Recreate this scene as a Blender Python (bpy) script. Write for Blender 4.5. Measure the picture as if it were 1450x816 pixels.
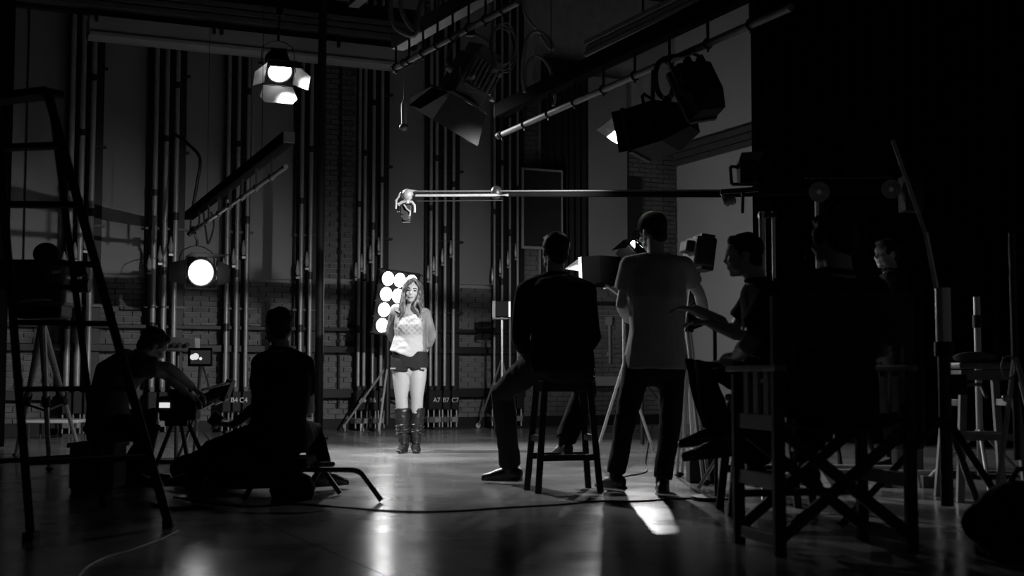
import bpy, bmesh, math, random
import numpy as np
from mathutils import Vector, Matrix, Euler, noise
random.seed(7)
for o in list(bpy.data.objects): bpy.data.objects.remove(o)
SC = bpy.context.scene
COL = SC.collection
V = Vector
# ------------------------------------------------------------------ camera
F = 1850.0; CH = 0.75; TP = math.atan(122.0/F)
cd = bpy.data.cameras.new('camera'); cd.sensor_width = 36; cd.lens = 36*F/1450.0
cd.clip_end = 200
cd.dof.use_dof = True; cd.dof.focus_distance = 12.6; cd.dof.aperture_fstop = 2.8
cam = bpy.data.objects.new('camera', cd); COL.objects.link(cam)
cam.location = (0, 0, CH); cam.rotation_euler = (math.pi/2+TP, 0, 0)
SC.camera = cam
# ------------------------------------------------------------------ world, exposure
w = bpy.data.worlds.new('world'); SC.world = w; w.use_nodes = True
w.node_tree.nodes['Background'].inputs[0].default_value = (1, 1, 1, 1)
w.node_tree.nodes['Background'].inputs[1].default_value = 0.02
vs = SC.view_settings
vs.view_transform = 'Standard'; vs.look = 'None'; vs.gamma = 1; vs.use_curve_mapping = False
vs.exposure = 0.0

def at(px, py, Y):
    dx = (px-725)/F; dy = (408-py)/F
    k = Y/(math.cos(TP)-dy*math.sin(TP))
    return V((dx*k, Y, CH+k*(math.sin(TP)+dy*math.cos(TP))))
def ground(px, py, z=0.0):
    a = at(px, py, 1.0)
    Y = (z-CH)/(a.z-CH)
    p = at(px, py, Y); p.z = z
    return p
# room frame: the back wall runs along RU, RV points away from the camera
RA = math.radians(24.4)
RU = V((math.cos(RA), math.sin(RA), 0)); RV = V((-math.sin(RA), math.cos(RA), 0))
W0 = at(560, 500, 18.1); W0.z = 0
RM = Matrix.Translation(W0) @ Matrix.Rotation(RA, 4, 'Z')      # local (s, -d, z)
def S(px, d=0.0):
    dx = (px-725)/F/math.cos(TP)
    # ray (dx*Y, Y) against plane (p-W0).RV = -d
    Y = (W0.dot(RV)-d)/(dx*RV.x+RV.y)
    return (V((dx*Y, Y, 0))-W0).dot(RU)
def ZW(px, py, d=0.0):
    dx = (px-725)/F/math.cos(TP)
    Y = (W0.dot(RV)-d)/(dx*RV.x+RV.y)
    return at(px, py, Y).z
def room(s, d, z): return RM @ V((s, -d, z))

# ------------------------------------------------------------------ lamps helper (used by each fixture)
def spot(loc, target, energy, angle, blend=0.3, size=0.05):
    l = bpy.data.lights.new('spot_light', 'SPOT'); l.energy = energy
    l.spot_size = math.radians(angle); l.spot_blend = blend; l.shadow_soft_size = size
    o = bpy.data.objects.new('spot_light', l); COL.objects.link(o)
    o.location = loc; o.rotation_euler = (V(target)-V(loc)).to_track_quat('-Z', 'Y').to_euler()
    return o
def area(loc, target, energy, sx, sy):
    l = bpy.data.lights.new('area_light', 'AREA'); l.energy = energy; l.shape = 'RECTANGLE'; l.size = sx; l.size_y = sy
    o = bpy.data.objects.new('area_light', l); COL.objects.link(o)
    o.location = loc; o.rotation_euler = (V(target)-V(loc)).to_track_quat('-Z', 'Y').to_euler()
    return o

# ------------------------------------------------------------------ materials (the photograph is black and white)
MATS = {}
def mat(name, g, rough=0.5, metal=0.0, var=0.15, scale=8.0, bump=0.0, bscale=60.0, spec=0.5, rvar=0.0, emit=0.0):
    m = bpy.data.materials.new(name); m.use_nodes = True
    nt = m.node_tree; b = nt.nodes['Principled BSDF']
    b.inputs['Metallic'].default_value = metal; b.inputs['Roughness'].default_value = rough
    b.inputs['Specular IOR Level'].default_value = spec
    tc = nt.nodes.new('ShaderNodeTexCoord')
    n = nt.nodes.new('ShaderNodeTexNoise'); n.inputs['Scale'].default_value = scale; n.inputs['Detail'].default_value = 5
    nt.links.new(tc.outputs['Object'], n.inputs['Vector'])
    r = nt.nodes.new('ShaderNodeMapRange')
    r.inputs['From Min'].default_value = 0.25; r.inputs['From Max'].default_value = 0.75
    r.inputs['To Min'].default_value = g*(1-var); r.inputs['To Max'].default_value = g*(1+var)
    nt.links.new(n.outputs['Fac'], r.inputs['Value'])
    cc = nt.nodes.new('ShaderNodeCombineColor')
    for i in range(3): nt.links.new(r.outputs[0], cc.inputs[i])
    nt.links.new(cc.outputs[0], b.inputs['Base Color'])
    if rvar:
        r2 = nt.nodes.new('ShaderNodeMapRange')
        r2.inputs['From Min'].default_value = 0.3; r2.inputs['From Max'].default_value = 0.7
        r2.inputs['To Min'].default_value = max(rough-rvar, .02); r2.inputs['To Max'].default_value = rough+rvar
        nt.links.new(n.outputs['Fac'], r2.inputs['Value']); nt.links.new(r2.outputs[0], b.inputs['Roughness'])
    if bump:
        n2 = nt.nodes.new('ShaderNodeTexNoise'); n2.inputs['Scale'].default_value = bscale; n2.inputs['Detail'].default_value = 4
        nt.links.new(tc.outputs['Object'], n2.inputs['Vector'])
        bp = nt.nodes.new('ShaderNodeBump'); bp.inputs['Strength'].default_value = bump; bp.inputs['Distance'].default_value = 0.01
        nt.links.new(n2.outputs['Fac'], bp.inputs['Height']); nt.links.new(bp.outputs[0], b.inputs['Normal'])
    if emit:
        b.inputs['Emission Color'].default_value = (1, 1, 1, 1); b.inputs['Emission Strength'].default_value = emit
    MATS[name] = m
    return m
mat('floor', 0.26, 0.21, var=0.25, scale=1.6, bump=0.05, bscale=25, rvar=0.05)
mat('seam', 0.015, 0.9)
mat('mortar', 0.40, 0.95, bump=0.3)
mat('brick', 0.15, 0.85, var=0.35, scale=3.3, bump=0.35, bscale=90)
mat('panel', 0.30, 0.75, var=0.08, scale=1.5)
mat('whitewall', 0.55, 0.8, var=0.06, scale=1.2)
mat('darkwall', 0.02, 0.9)
mat('ceiling', 0.012, 0.95)
mat('drape', 0.003, 0.95, bump=0.2, spec=0.03)
mat('curtain', 0.03, 0.9, bump=0.2, spec=0.2)
mat('black_steel', 0.012, 0.5, spec=0.4)
mat('black_paint', 0.012, 0.6, spec=0.3)
mat('matte_black', 0.007, 0.95, spec=0.05)
mat('dark_steel', 0.05, 0.45, metal=0.6)
mat('pipe_steel', 0.42, 0.38, metal=0.25, rvar=0.05, scale=20)
mat('chrome', 0.65, 0.27, metal=0.4, var=0.05)
mat('grey_paint', 0.24, 0.5)
mat('mid_paint', 0.10, 0.5)
mat('duct', 0.38, 0.45, var=0.1, scale=2)
mat('white_paint', 0.65, 0.5, var=0.05)
mat('barn_grey', 0.13, 0.7, spec=0.2)
mat('lamp_grey', 0.24, 0.4)
mat('cable', 0.02, 0.6)
mat('cable_grey', 0.30, 0.5)
mat('rubber', 0.012, 0.7)
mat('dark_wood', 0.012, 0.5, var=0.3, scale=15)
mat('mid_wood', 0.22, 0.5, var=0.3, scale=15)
mat('crate', 0.09, 0.8, var=0.2)
mat('skin', 0.36, 0.5, var=0.06, spec=0.4)
mat('skin_w', 0.40, 0.5, var=0.05, spec=0.4)
mat('hair', 0.012, 0.6, spec=0.3)
mat('hair_w', 0.075, 0.42, var=0.6, scale=45)
mat('black_cloth', 0.010, 0.95, bump=0.2, bscale=150, spec=0.1)
mat('dark_cloth', 0.025, 0.95, bump=0.2, bscale=150, spec=0.1)
mat('grey_cloth', 0.12, 0.95, bump=0.2, bscale=150, spec=0.1)
mat('shirt_cloth', 0.30, 0.95, bump=0.25, bscale=150, spec=0.1)
mat('jacket', 0.22, 0.95, bump=0.3, bscale=120, spec=0.1)
mat('leather', 0.015, 0.35)
mat('canvas', 0.06, 0.95, spec=0.1)
mat('eye_dark', 0.01, 0.2)
mat('lips', 0.2, 0.4)
mat('lens_off', 0.02, 0.08)
mat('letter', 0.75, 0.6)
mat('bulb', 0.8, 0.3, emit=14.0)
mat('lens_lit', 0.8, 0.3, emit=9.0)
mat('screen_lit', 0.5, 0.3, emit=0.75)
mat('screen_dim', 0.05, 0.2, emit=0.02)
mat('reflector', 0.8, 0.35, metal=0.8)
# white lace top: diagonal lattice on the upper part
def lace():
    m = bpy.data.materials.new('lace_top'); m.use_nodes = True; nt = m.node_tree; b = nt.nodes['Principled BSDF']
    b.inputs['Roughness'].default_value = 0.9; b.inputs['Specular IOR Level'].default_value = 0.1
    tc = nt.nodes.new('ShaderNodeTexCoord'); sp = nt.nodes.new('ShaderNodeSeparateXYZ'); nt.links.new(tc.outputs['Object'], sp.inputs[0])
    def math_(op, a, bv):
        n = nt.nodes.new('ShaderNodeMath'); n.operation = op
        for i, x in enumerate((a, bv)):
            if isinstance(x, (int, float)): n.inputs[i].default_value = x
            elif x is not None: nt.links.new(x, n.inputs[i])
        return n.outputs[0]
    a = math_('ADD', sp.outputs[0], sp.outputs[2]); c = math_('SUBTRACT', sp.outputs[0], sp.outputs[2])
    sa = math_('ABSOLUTE', math_('SINE', math_('MULTIPLY', a, 62.0), None), None)
    sc = math_('ABSOLUTE', math_('SINE', math_('MULTIPLY', c, 62.0), None), None)
    g = math_('MINIMUM', sa, sc)
    line = math_('GREATER_THAN', g, 0.35)
    up = math_('GREATER_THAN', sp.outputs[2], 1.12)
    k = math_('SUBTRACT', 1.0, math_('MULTIPLY', math_('MULTIPLY', line, up), 0.28))
    v = math_('MULTIPLY', k, 0.46)
    cc = nt.nodes.new('ShaderNodeCombineColor')
    for i in range(3): nt.links.new(v, cc.inputs[i])
    nt.links.new(cc.outputs[0], b.inputs['Base Color'])
    MATS['lace_top'] = m
lace()

# ------------------------------------------------------------------ mesh builder
def frame(t, ref):
    t = t.normalized(); x = ref - t*ref.dot(t)
    if x.length < 1e-4:
        ref = V((0, 0, 1)) if abs(t.z) < .9 else V((1, 0, 0)); x = ref - t*ref.dot(t)
    x.normalize(); return x, t.cross(x).normalized()
class MB:
    def __init__(s, M=None): s.v = []; s.f = []; s.M = M
    def add(s, vs_, fs):
        n = len(s.v)
        for p in vs_:
            p = V(p)
            s.v.append(s.M @ p if s.M else p)
        s.f += [tuple(i+n for i in f) for f in fs]
        return s
    def box(s, c, size, R=None, taper=1.0):
        a, b, h = [x/2 for x in size]; c = V(c)
        vs_ = []
        for z in (-1, 1):
            k = taper if z > 0 else 1
            for x, y in ((-1, -1), (1, -1), (1, 1), (-1, 1)):
                p = V((x*a*k, y*b*k, z*h)); vs_.append(c+(R @ p if R else p))
        return s.add(vs_, [(0, 3, 2, 1), (4, 5, 6, 7), (0, 1, 5, 4), (1, 2, 6, 5), (2, 3, 7, 6), (3, 0, 4, 7)])
    def bar(s, p0, p1, w_, h_, ref=V((0, 0, 1)), w2=None, h2=None):
        p0 = V(p0); p1 = V(p1); x, y = frame(p1-p0, V(ref)); w2 = w2 or w_; h2 = h2 or h_
        vs_ = []
        for p, a, b in ((p0, w_, h_), (p1, w2, h2)):
            for i, j in ((-1, -1), (1, -1), (1, 1), (-1, 1)): vs_.append(p + y*(i*a/2) + x*(j*b/2))
        return s.add(vs_, [(0, 3, 2, 1), (4, 5, 6, 7), (0, 1, 5, 4), (1, 2, 6, 5), (2, 3, 7, 6), (3, 0, 4, 7)])
    def loft(s, pts, rad, side=V((1, 0, 0)), n=12, r0=False, r1=False):
        pts = [V(p) for p in pts]; rad = [(r, r) if isinstance(r, (int, float)) else r for r in rad]
        rings = []
        N = len(pts)
        for i, p in enumerate(pts):
            t = (pts[min(i+1, N-1)]-pts[max(i-1, 0)])
            if i not in (0, N-1): t = (pts[i+1]-p).normalized()+(p-pts[i-1]).normalized()
            sd = side[i] if isinstance(side, list) else side
            x, y = frame(t, V(sd)); rings.append((p, x, y, rad[i], t.normalized()))
        ext = []
        if r0:
            p, x, y, r, t = rings[0]; m = min(r)
            for k in (75, 50, 25):
                c = math.cos(math.radians(k)); ext.append((p-t*m*math.sin(math.radians(k)), x, y, (r[0]*c, r[1]*c), t))
        ext += rings
        if r1:
            p, x, y, r, t = rings[-1]; m = min(r)
            for k in (25, 50, 75):
                c = math.cos(math.radians(k)); ext.append((p+t*m*math.sin(math.radians(k)), x, y, (r[0]*c, r[1]*c), t))
        vs_ = []; fs = []
        for p, x, y, r, t in ext:
            for j in range(n):
                a = 2*math.pi*j/n; vs_.append(p+x*(r[0]*math.cos(a))+y*(r[1]*math.sin(a)))
        for i in range(len(ext)-1):
            for j in range(n):
                k = (j+1) % n; fs.append((i*n+j, i*n+k, (i+1)*n+k, (i+1)*n+j))
        fs.append(tuple(range(n-1, -1, -1))); L = (len(ext)-1)*n; fs.append(tuple(range(L, L+n)))
        return s.add(vs_, fs)
    def tube(s, p0, p1, r, r2=None, n=10): return s.loft([p0, p1], [r, r2 if r2 is not None else r], n=n)
    def path(s, pts, r, n=8): return s.loft(pts, [r]*len(pts), side=V((0.31, 0.17, 0.93)), n=n)
    def ell(s, c, r, R=None, n=12, m=8):
        c = V(c); vs_ = []; fs = []
        R = R or Matrix.Identity(3)
        vs_.append(c+R @ V((0, 0, -r[2])))
        for i in range(1, m):
            a = math.pi*i/m
            for j in range(n):
                b = 2*math.pi*j/n
                vs_.append(c+R @ V((r[0]*math.sin(a)*math.cos(b), r[1]*math.sin(a)*math.sin(b), -r[2]*math.cos(a))))
        vs_.append(c+R @ V((0, 0, r[2]))); L = len(vs_)-1
        for j in range(n): fs.append((0, 1+(j+1) % n, 1+j))
        for i in range(m-2):
            for j in range(n):
                k = (j+1) % n; fs.append((1+i*n+j, 1+i*n+k, 1+(i+1)*n+k, 1+(i+1)*n+j))
        o = 1+(m-2)*n
        for j in range(n): fs.append((o+j, o+(j+1) % n, L))
        return s.add(vs_, fs)
    def plate(s, pts, th, nrm=None):
        pts = [V(p) for p in pts]; n = len(pts)
        nr = V(nrm) if nrm else (pts[1]-pts[0]).cross(pts[2]-pts[0]).normalized()
        nr = nr.normalized()*th/2
        vs_ = [p-nr for p in pts]+[p+nr for p in pts]
        fs = [tuple(range(n-1, -1, -1)), tuple(range(n, 2*n))]+[(i, (i+1) % n, n+(i+1) % n, n+i) for i in range(n)]
        return s.add(vs_, fs)
    def torus(s, c, R_, r, ax=V((0, 1, 0)), n=20, m=6, sx=1.0):
        x, y = frame(V(ax), V((0, 0, 1)))
        pts = [V(c)+x*(R_*math.cos(2*math.pi*i/n))+y*(R_*sx*math.sin(2*math.pi*i/n)) for i in range(n)]
        vs_ = []; fs = []
        for i in range(n):
            d = (pts[i]-V(c)).normalized()
            for j in range(m):
                a = 2*math.pi*j/m; vs_.append(pts[i]+d*(r*math.cos(a))+V(ax).normalized()*(r*math.sin(a)))
        for i in range(n):
            for j in range(m):
                k = (j+1) % m; q = (i+1) % n; fs.append((i*m+j, i*m+k, q*m+k, q*m+j))
        return s.add(vs_, fs)
    def mesh(s, name, T=None):
        me = bpy.data.meshes.new(name)
        vv = [(T @ p) for p in s.v] if T else s.v
        me.from_pydata([tuple(p) for p in vv], [], s.f)
        bm = bmesh.new(); bm.from_mesh(me); bmesh.ops.recalc_face_normals(bm, faces=bm.faces); bm.to_mesh(me); bm.free()
        return me
    def build(s, name, m, parent=None, local=False, smooth=35, bevel=0.0):
        T = None
        if parent is not None and not local: T = ROOT[parent.name].inverted()
        me = s.mesh(name, T)
        if smooth:
            me.shade_smooth(); me.set_sharp_from_angle(angle=math.radians(smooth))
        o = bpy.data.objects.new(name, me); COL.objects.link(o)
        me.materials.append(MATS[m])
        if parent is not None: o.parent = parent; ROOT[o.name] = ROOT[parent.name]
        else: ROOT[o.name] = Matrix.Identity(4)
        if bevel:
            bv = o.modifiers.new('bevel', 'BEVEL'); bv.width = bevel; bv.segments = 2; bv.limit_method = 'ANGLE'
        return o
ROOT = {}
def tag(o, label, cat, group=None, kind=None):
    if label: o['label'] = label
    if cat: o['category'] = cat
    if group: o['group'] = group
    if kind: o['kind'] = kind
    return o
def thing(name, label, cat, loc=(0, 0, 0), rotz=0.0, group=None):
    o = bpy.data.objects.new(name, None); COL.objects.link(o); o.empty_display_size = 0.1
    o.location = loc; o.rotation_euler = (0, 0, rotz)
    ROOT[o.name] = Matrix.Translation(V(loc)) @ Matrix.Rotation(rotz, 4, 'Z')
    return tag(o, label, cat, group)
def text_mesh(txt, size, M, name, m, parent):
    c = bpy.data.curves.new('t', 'FONT'); c.body = txt; c.size = size; c.extrude = 0.001; c.align_x = 'CENTER'; c.align_y = 'CENTER'
    o = bpy.data.objects.new('t', c); COL.objects.link(o)
    dg = bpy.context.evaluated_depsgraph_get(); me = bpy.data.meshes.new_from_object(o.evaluated_get(dg))
    bpy.data.objects.remove(o); me.transform(ROOT[parent.name].inverted() @ M); me.name = name
    ob = bpy.data.objects.new(name, me); COL.objects.link(ob); me.materials.clear(); me.materials.append(MATS[m]); ob.parent = parent
    ROOT[ob.name] = ROOT[parent.name]
    return ob

# ================================================================== THE SETTING
# ---- floor: dark base with large slabs laid on the room's axes
fl = MB().box((0, 9, -0.06), (34, 34, 0.1)).build('floor', 'seam', smooth=0); tag(fl, 'polished grey studio floor of large slabs', None, kind='structure')
def dwall(p): return (W0-p).dot(RV)
d1 = dwall(ground(580, 659)); d2 = dwall(ground(150, 693))
dl = [-1.0, d1, d2, d2+6.0, d2+12.5]
sl_ = [-13, -4.4, 1.9, 8.2, 16.5]
for i in range(4):
    for j in range(4):
        g = 0.003
        s0, s1, a, b = sl_[j]+g, sl_[j+1]-g, dl[i]+g, dl[i+1]-g
        mb = MB(RM).box(((s0+s1)/2, -(a+b)/2, -0.005), (s1-s0, b-a, 0.01))
        mb.build('floor_slab', 'floor', fl, smooth=0)
# ---- back wall
SL, SR = S(-90)-3.0, S(958)
WH = 6.5
wb = MB(RM).box(((SL+SR)/2, 0.15, WH/2), (SR-SL+0.3, 0.28, WH)).build('wall_back', 'mortar', smooth=0)
tag(wb, 'tall brick rear wall with smooth grey upper panels', None, kind='structure')
panels = [(-80, 30, 388), (32, 90, 388), (140, 203, 389), (258, 312, 392), (350, 412, 396), (545, 598, 400), (645, 693, 404)]
for a, b, yb in panels:
    s0, s1 = S(a), S(b); z0 = ZW((a+b)/2, yb)
    MB(RM).box(((s0+s1)/2, -0.035, (z0+WH)/2), (s1-s0-0.01, 0.05, WH-z0)).build('wall_panel', 'panel', wb, smooth=0, bevel=0.006)
# ---- bricks
zones = [(-180, 760, 0.0, 2.02), (455, 500, 2.02, 5.2), (735, 762, 2.02, 5.0), (760, 885, 0.0, 2.1), (886, 958, 0.0, 4.6)]
CO, BL = 0.0705, 0.215
bm0 = MB().box((0, 0, 0), (BL-0.012, 0.05, CO-0.011)).mesh('brick'); bm0.materials.append(MATS['brick'])
show = [(352, 412, 396, 600), (455, 503, 100, 600), (646, 693, 404, 600), (160, 204, 390, 470), (262, 312, 395, 470), (825, 882, 415, 540), (738, 760, 355, 420), (905, 955, 290, 420)]
cands = []; rest = MB(RM)
for (xa, xb, z0, z1) in zones:
    s0, s1 = S(xa), S(xb); r = int(round(z0/CO))
    while (r+1)*CO <= z1:
        off = (r % 2)*BL/2
        s = math.floor(s0/BL)*BL+off-BL
        while s < s1:
            a, b = max(s, s0), min(s+BL, s1)
            if b-a > 0.03:
                c = ((a+b)/2, -0.005-random.uniform(0, 0.006), (r+.5)*CO)
                cands.append((c, b-a))
            s += BL
        r += 1
def proj(p):
    d = p-V((0, 0, CH)); f = V((0, math.cos(TP), math.sin(TP))); u = V((0, -math.sin(TP), math.cos(TP)))
    k = F/d.dot(f); return 725+d.x*k, 408-d.dot(u)*k
picked = []
for c, wd in cands:
    x, y = proj(RM @ V(c))
    if any(a-6 < x < b+6 and c0-4 < y < d0+4 for a, b, c0, d0 in show): picked.append((wd < BL-.01, -(455 <= x <= 505 or 645 < x < 693), c, wd))
picked.sort(key=lambda t: (t[0], t[1], -t[2][2] if False else 0))
pk = picked[:300]; pkset = set((p[2]) for p in pk)
for _, _, c, wd in pk:
    o = bpy.data.objects.new('brick', bm0); COL.objects.link(o); o.parent = wb
    o.matrix_local = RM @ Matrix.Translation(V(c)) @ Matrix.Diagonal(((wd-0.012)/(BL-0.012), 1, 1, 1))
for c, wd in cands:
    if c not in pkset: rest.box(c, (max(wd-0.012, 0.02), 0.05, CO-0.011))
ob = rest.build('brick_field', 'brick', wb, smooth=0); ob['kind'] = 'stuff'
# ---- right-hand wall, coming toward the camera from the corner
C0 = room(SR, 0, 0)
RW = Matrix.Translation(C0) @ Matrix.Rotation(RA-math.pi/2, 4, 'Z')      # local x = toward camera, y = into room side
wr = MB(RW).box((3.5, 0.14, 3.2), (7.0, 0.26, 6.4)).build('wall_right', 'whitewall', smooth=0)
tag(wr, 'pale plaster side wall in the far corner', None, kind='structure')
mb = MB(RW)
for k in range(3): mb.box((3.5, -0.02-0.012*k, 3.98+0.1*k), (7, 0.03+0.024*k, 0.085))
mb.build('trim_1', 'mid_paint', smooth=0)['kind'] = 'structure'
bpy.data.objects['trim_1']['label'] = 'stepped dark moulding along the pale wall'
# pale flat leaning on the wall between curtain and corner, dark doorway strip
s0, s1 = S(830), S(885)
o = MB(RM).box(((s0+s1)/2, -0.06, (ZW(855, 392)+5.2)/2), (s1-s0, 0.06, 5.2-ZW(855, 392))).build('wall_panel', 'panel', wb, smooth=0, bevel=.005)
s0, s1 = S(886), S(906)
dmb = MB(RM).box(((s0+s1)/2, -0.05, 2.1), (s1-s0, 0.05, 3.2)).build('door_1', 'darkwall', smooth=0); tag(dmb, 'narrow dark metal door beside the brick corner pier', None, kind='structure')
# left wall and ceiling, dark
MB(RM).box((SL-0.15, -9, 3.2), (0.3, 19, 6.4)).build('wall_left', 'darkwall', smooth=0)['kind'] = 'structure'
bpy.data.objects['wall_left']['label'] = 'dark side wall of the studio'
MB(RM).box((1, -8, 6.6), (26, 24, 0.2)).build('ceiling', 'ceiling', smooth=0)['kind'] = 'structure'
bpy.data.objects['ceiling']['label'] = 'black studio ceiling'
# baseboard (dark plinth at the foot of the brick wall)
MB(RM).box(((SL+SR)/2, -0.05, 0.07), (SR-SL, 0.04, 0.14)).build('baseboard_back', 'black_paint', smooth=0)['kind'] = 'structure'
bpy.data.objects['baseboard_back']['label'] = 'black plinth along the foot of the brick wall'

# ---- horizontal rails along the brick wall
for z, h, lab in ((ZW(660, 470), 0.05, 'upper thin black guide rail along the brick wall'), (ZW(660, 497), 0.09, 'middle black guide rail along the brick wall'), (ZW(660, 556), 0.12, 'thick low black locking rail along the brick wall')):
    t = thing('guide_rail', lab, 'rail', room(S(300), 0, 0))
    MB(RM).box(((S(-60)+S(735))/2, -0.20, z), (S(735)-S(-60), 0.06, h)).build('rail', 'black_steel', t, smooth=0, bevel=.006)
    for px in (60, 150, 285, 380, 492, 670):
        MB(RM).box((S(px), -0.1, z), (0.05, 0.16, 0.05)).build('bracket', 'black_steel', t, smooth=0)
# conduit on bricks at the right
t = thing('conduit', 'thin pale conduit with junction box on the brick wall', 'conduit', room(S(860), 0.05, 0))
MB(RM).tube((S(860), -0.06, ZW(860, 515)), (S(860), -0.06, ZW(860, 452)), 0.018).build('pipe', 'panel', t)
MB(RM).box((S(859), -0.06, ZW(860, 455)), (0.09, 0.06, 0.12)).build('junction_box', 'panel', t, bevel=.006)
MB(RM).box((S(859), -0.06, ZW(860, 502)), (0.05, 0.05, 0.07)).build('junction_box', 'panel', t, bevel=.006)
t = thing('wall_shelf', 'black bracket shelf on the brick wall behind the box light', 'shelf', room(S(850), 0.1, 0))
MB(RM).box((S(850), -0.10, ZW(850, 431)), (S(884)-S(815), 0.14, 0.05)).build('board', 'black_steel', t, bevel=.005)
MB(RM).box((S(850), -0.10, ZW(850, 540)), (S(884)-S(828), 0.2, 0.14)).build('ledge', 'panel', t, bevel=.005)
# framed black board
t = thing('notice_board', 'black wall board in a thin pale metal frame', 'board', room(S(766), 0.1, ZW(766, 354)))
a, b, z0, z1 = S(740, .26), S(796, .26), ZW(766, 354), ZW(766, 245)
MB(RM).box(((a+b)/2, -0.24, (z0+z1)/2), (b-a, 0.03, z1-z0)).build('board', 'darkwall', t, smooth=0)
for (x, z, w_, h_) in ((a, (z0+z1)/2, .035, z1-z0+.035), (b, (z0+z1)/2, .02, z1-z0), ((a+b)/2, z0, b-a, .04), ((a+b)/2, z1, b-a, .03)):
    MB(RM).box((x, -0.26, z), (w_, 0.03, h_)).build('frame_strip', 'pipe_steel', t, smooth=0, bevel=.004)
# dark curtain
def drape_mesh(p0, p1, z0, z1, folds, depth, n, rnd):
    random.seed(rnd); mb = MB(); vs_ = []; fs = []
    d = (p1-p0); L = d.length; d.normalize(); nn = V((-d.y, d.x, 0))
    ph = random.uniform(0, 6)
    for i in range(n+1):
        s = i/n; q = math.sin(s*folds*6.283+ph+0.8*math.sin(s*9))*depth+math.sin(s*folds*2.2*6.283)*depth*.3
        for k in range(9):
            z = z0+(z1-z0)*k/8; p = p0+d*(s*L)+nn*(q*(1-.35*k/8)); vs_.append(V((p.x, p.y, z)))
    m_ = len(vs_)
    vs_ += [v_+nn*0.012 for v_ in vs_]
    for i in range(n):
        for k in range(8):
            a = i*9+k; fs.append((a, a+9, a+10, a+1)); fs.append((m_+a, m_+a+1, m_+a+10, m_+a+9))
    for i in range(n):
        for k in (0, 8):
            a = i*9+k; fs.append((a, m_+a, m_+a+9, a+9))
    for k in range(8):
        for i in (0, n):
            a = i*9+k; fs.append((a, a+1, m_+a+1, m_+a))
    return mb.add(vs_, fs)
o = drape_mesh(room(S(763), .12, 0), room(S(829), .12, 0), 2.1, 5.4, 7, .04, 80, 3).build('curtain', 'curtain'); tag(o, 'dark folded curtain hanging above the brick beside pale panel', 'curtain')
pA = at(1070, 500, 14.6); pB = at(1640, 500, 12.2); pC = at(1900, 500, 6.0)
o = drape_mesh(V((pA.x, pA.y, 0)), V((pB.x, pB.y, 0)), 0.02, 6.3, 22, .07, 240, 5).build('masking_drape', 'drape'); tag(o, 'huge black masking drape hanging floor to ceiling behind the tall folding chair', 'drape')
pA = at(-260, 500, 12.0); pB = at(13, 500, 13.2)  # added drape, keeps this edge of the set black
o = drape_mesh(V((pA.x, pA.y, 0)), V((pB.x, pB.y, 0)), 0.02, 6.3, 7, .06, 90, 8).build('masking_drape', 'drape'); tag(o, 'narrow black drape added to darken the end of the brick wall behind the ladder', 'drape')

# ================================================================== RIGGING PIPE SETS ON THE BACK WALL
def text_on_wall(txt, s, d, z, size, parent):
    M = RM @ Matrix.Translation((s, -d, z)) @ Matrix.Rotation(math.pi/2, 4, 'X')
    text_mesh(txt, size, M, 'lettering', 'letter', parent)
sets = [
 ((97, 112, 127), (90, 140), [], 'with wide gaps behind the ladder', .065),
 ((217, 232, 247), (204, 257), [], 'of three thick bright pipes above the camera monitor', .06),
 ((321, 335, 349), (313, 349), ['B4', 'C4'], 'of three pipes beside the crossed shadow panel', .05),
 ((426, 439), (412, 446), ['C5'], 'of two pipes beside the black column, tagged C5', .052),
 ((508, 516, 528, 540), (500, 545), ['A6', 'B6', 'C6'], 'tagged A6 and B6 behind the lamp bank', .045),
 ((610, 618, 630, 642), (598, 645), ['A7', 'B7', 'C7'], 'tagged A7, B7 and C7 beside the woman', .045),
 ((700, 711, 722, 733), (694, 736), [], 'of thin dim pipes behind the seated man', .035),
]
tagpos = {'B4': 334, 'C4': 347, 'C6': 545, 'C5': 453, 'A6': 515, 'B6': 529, 'A7': 619, 'B7': 632, 'C7': 645}
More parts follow.
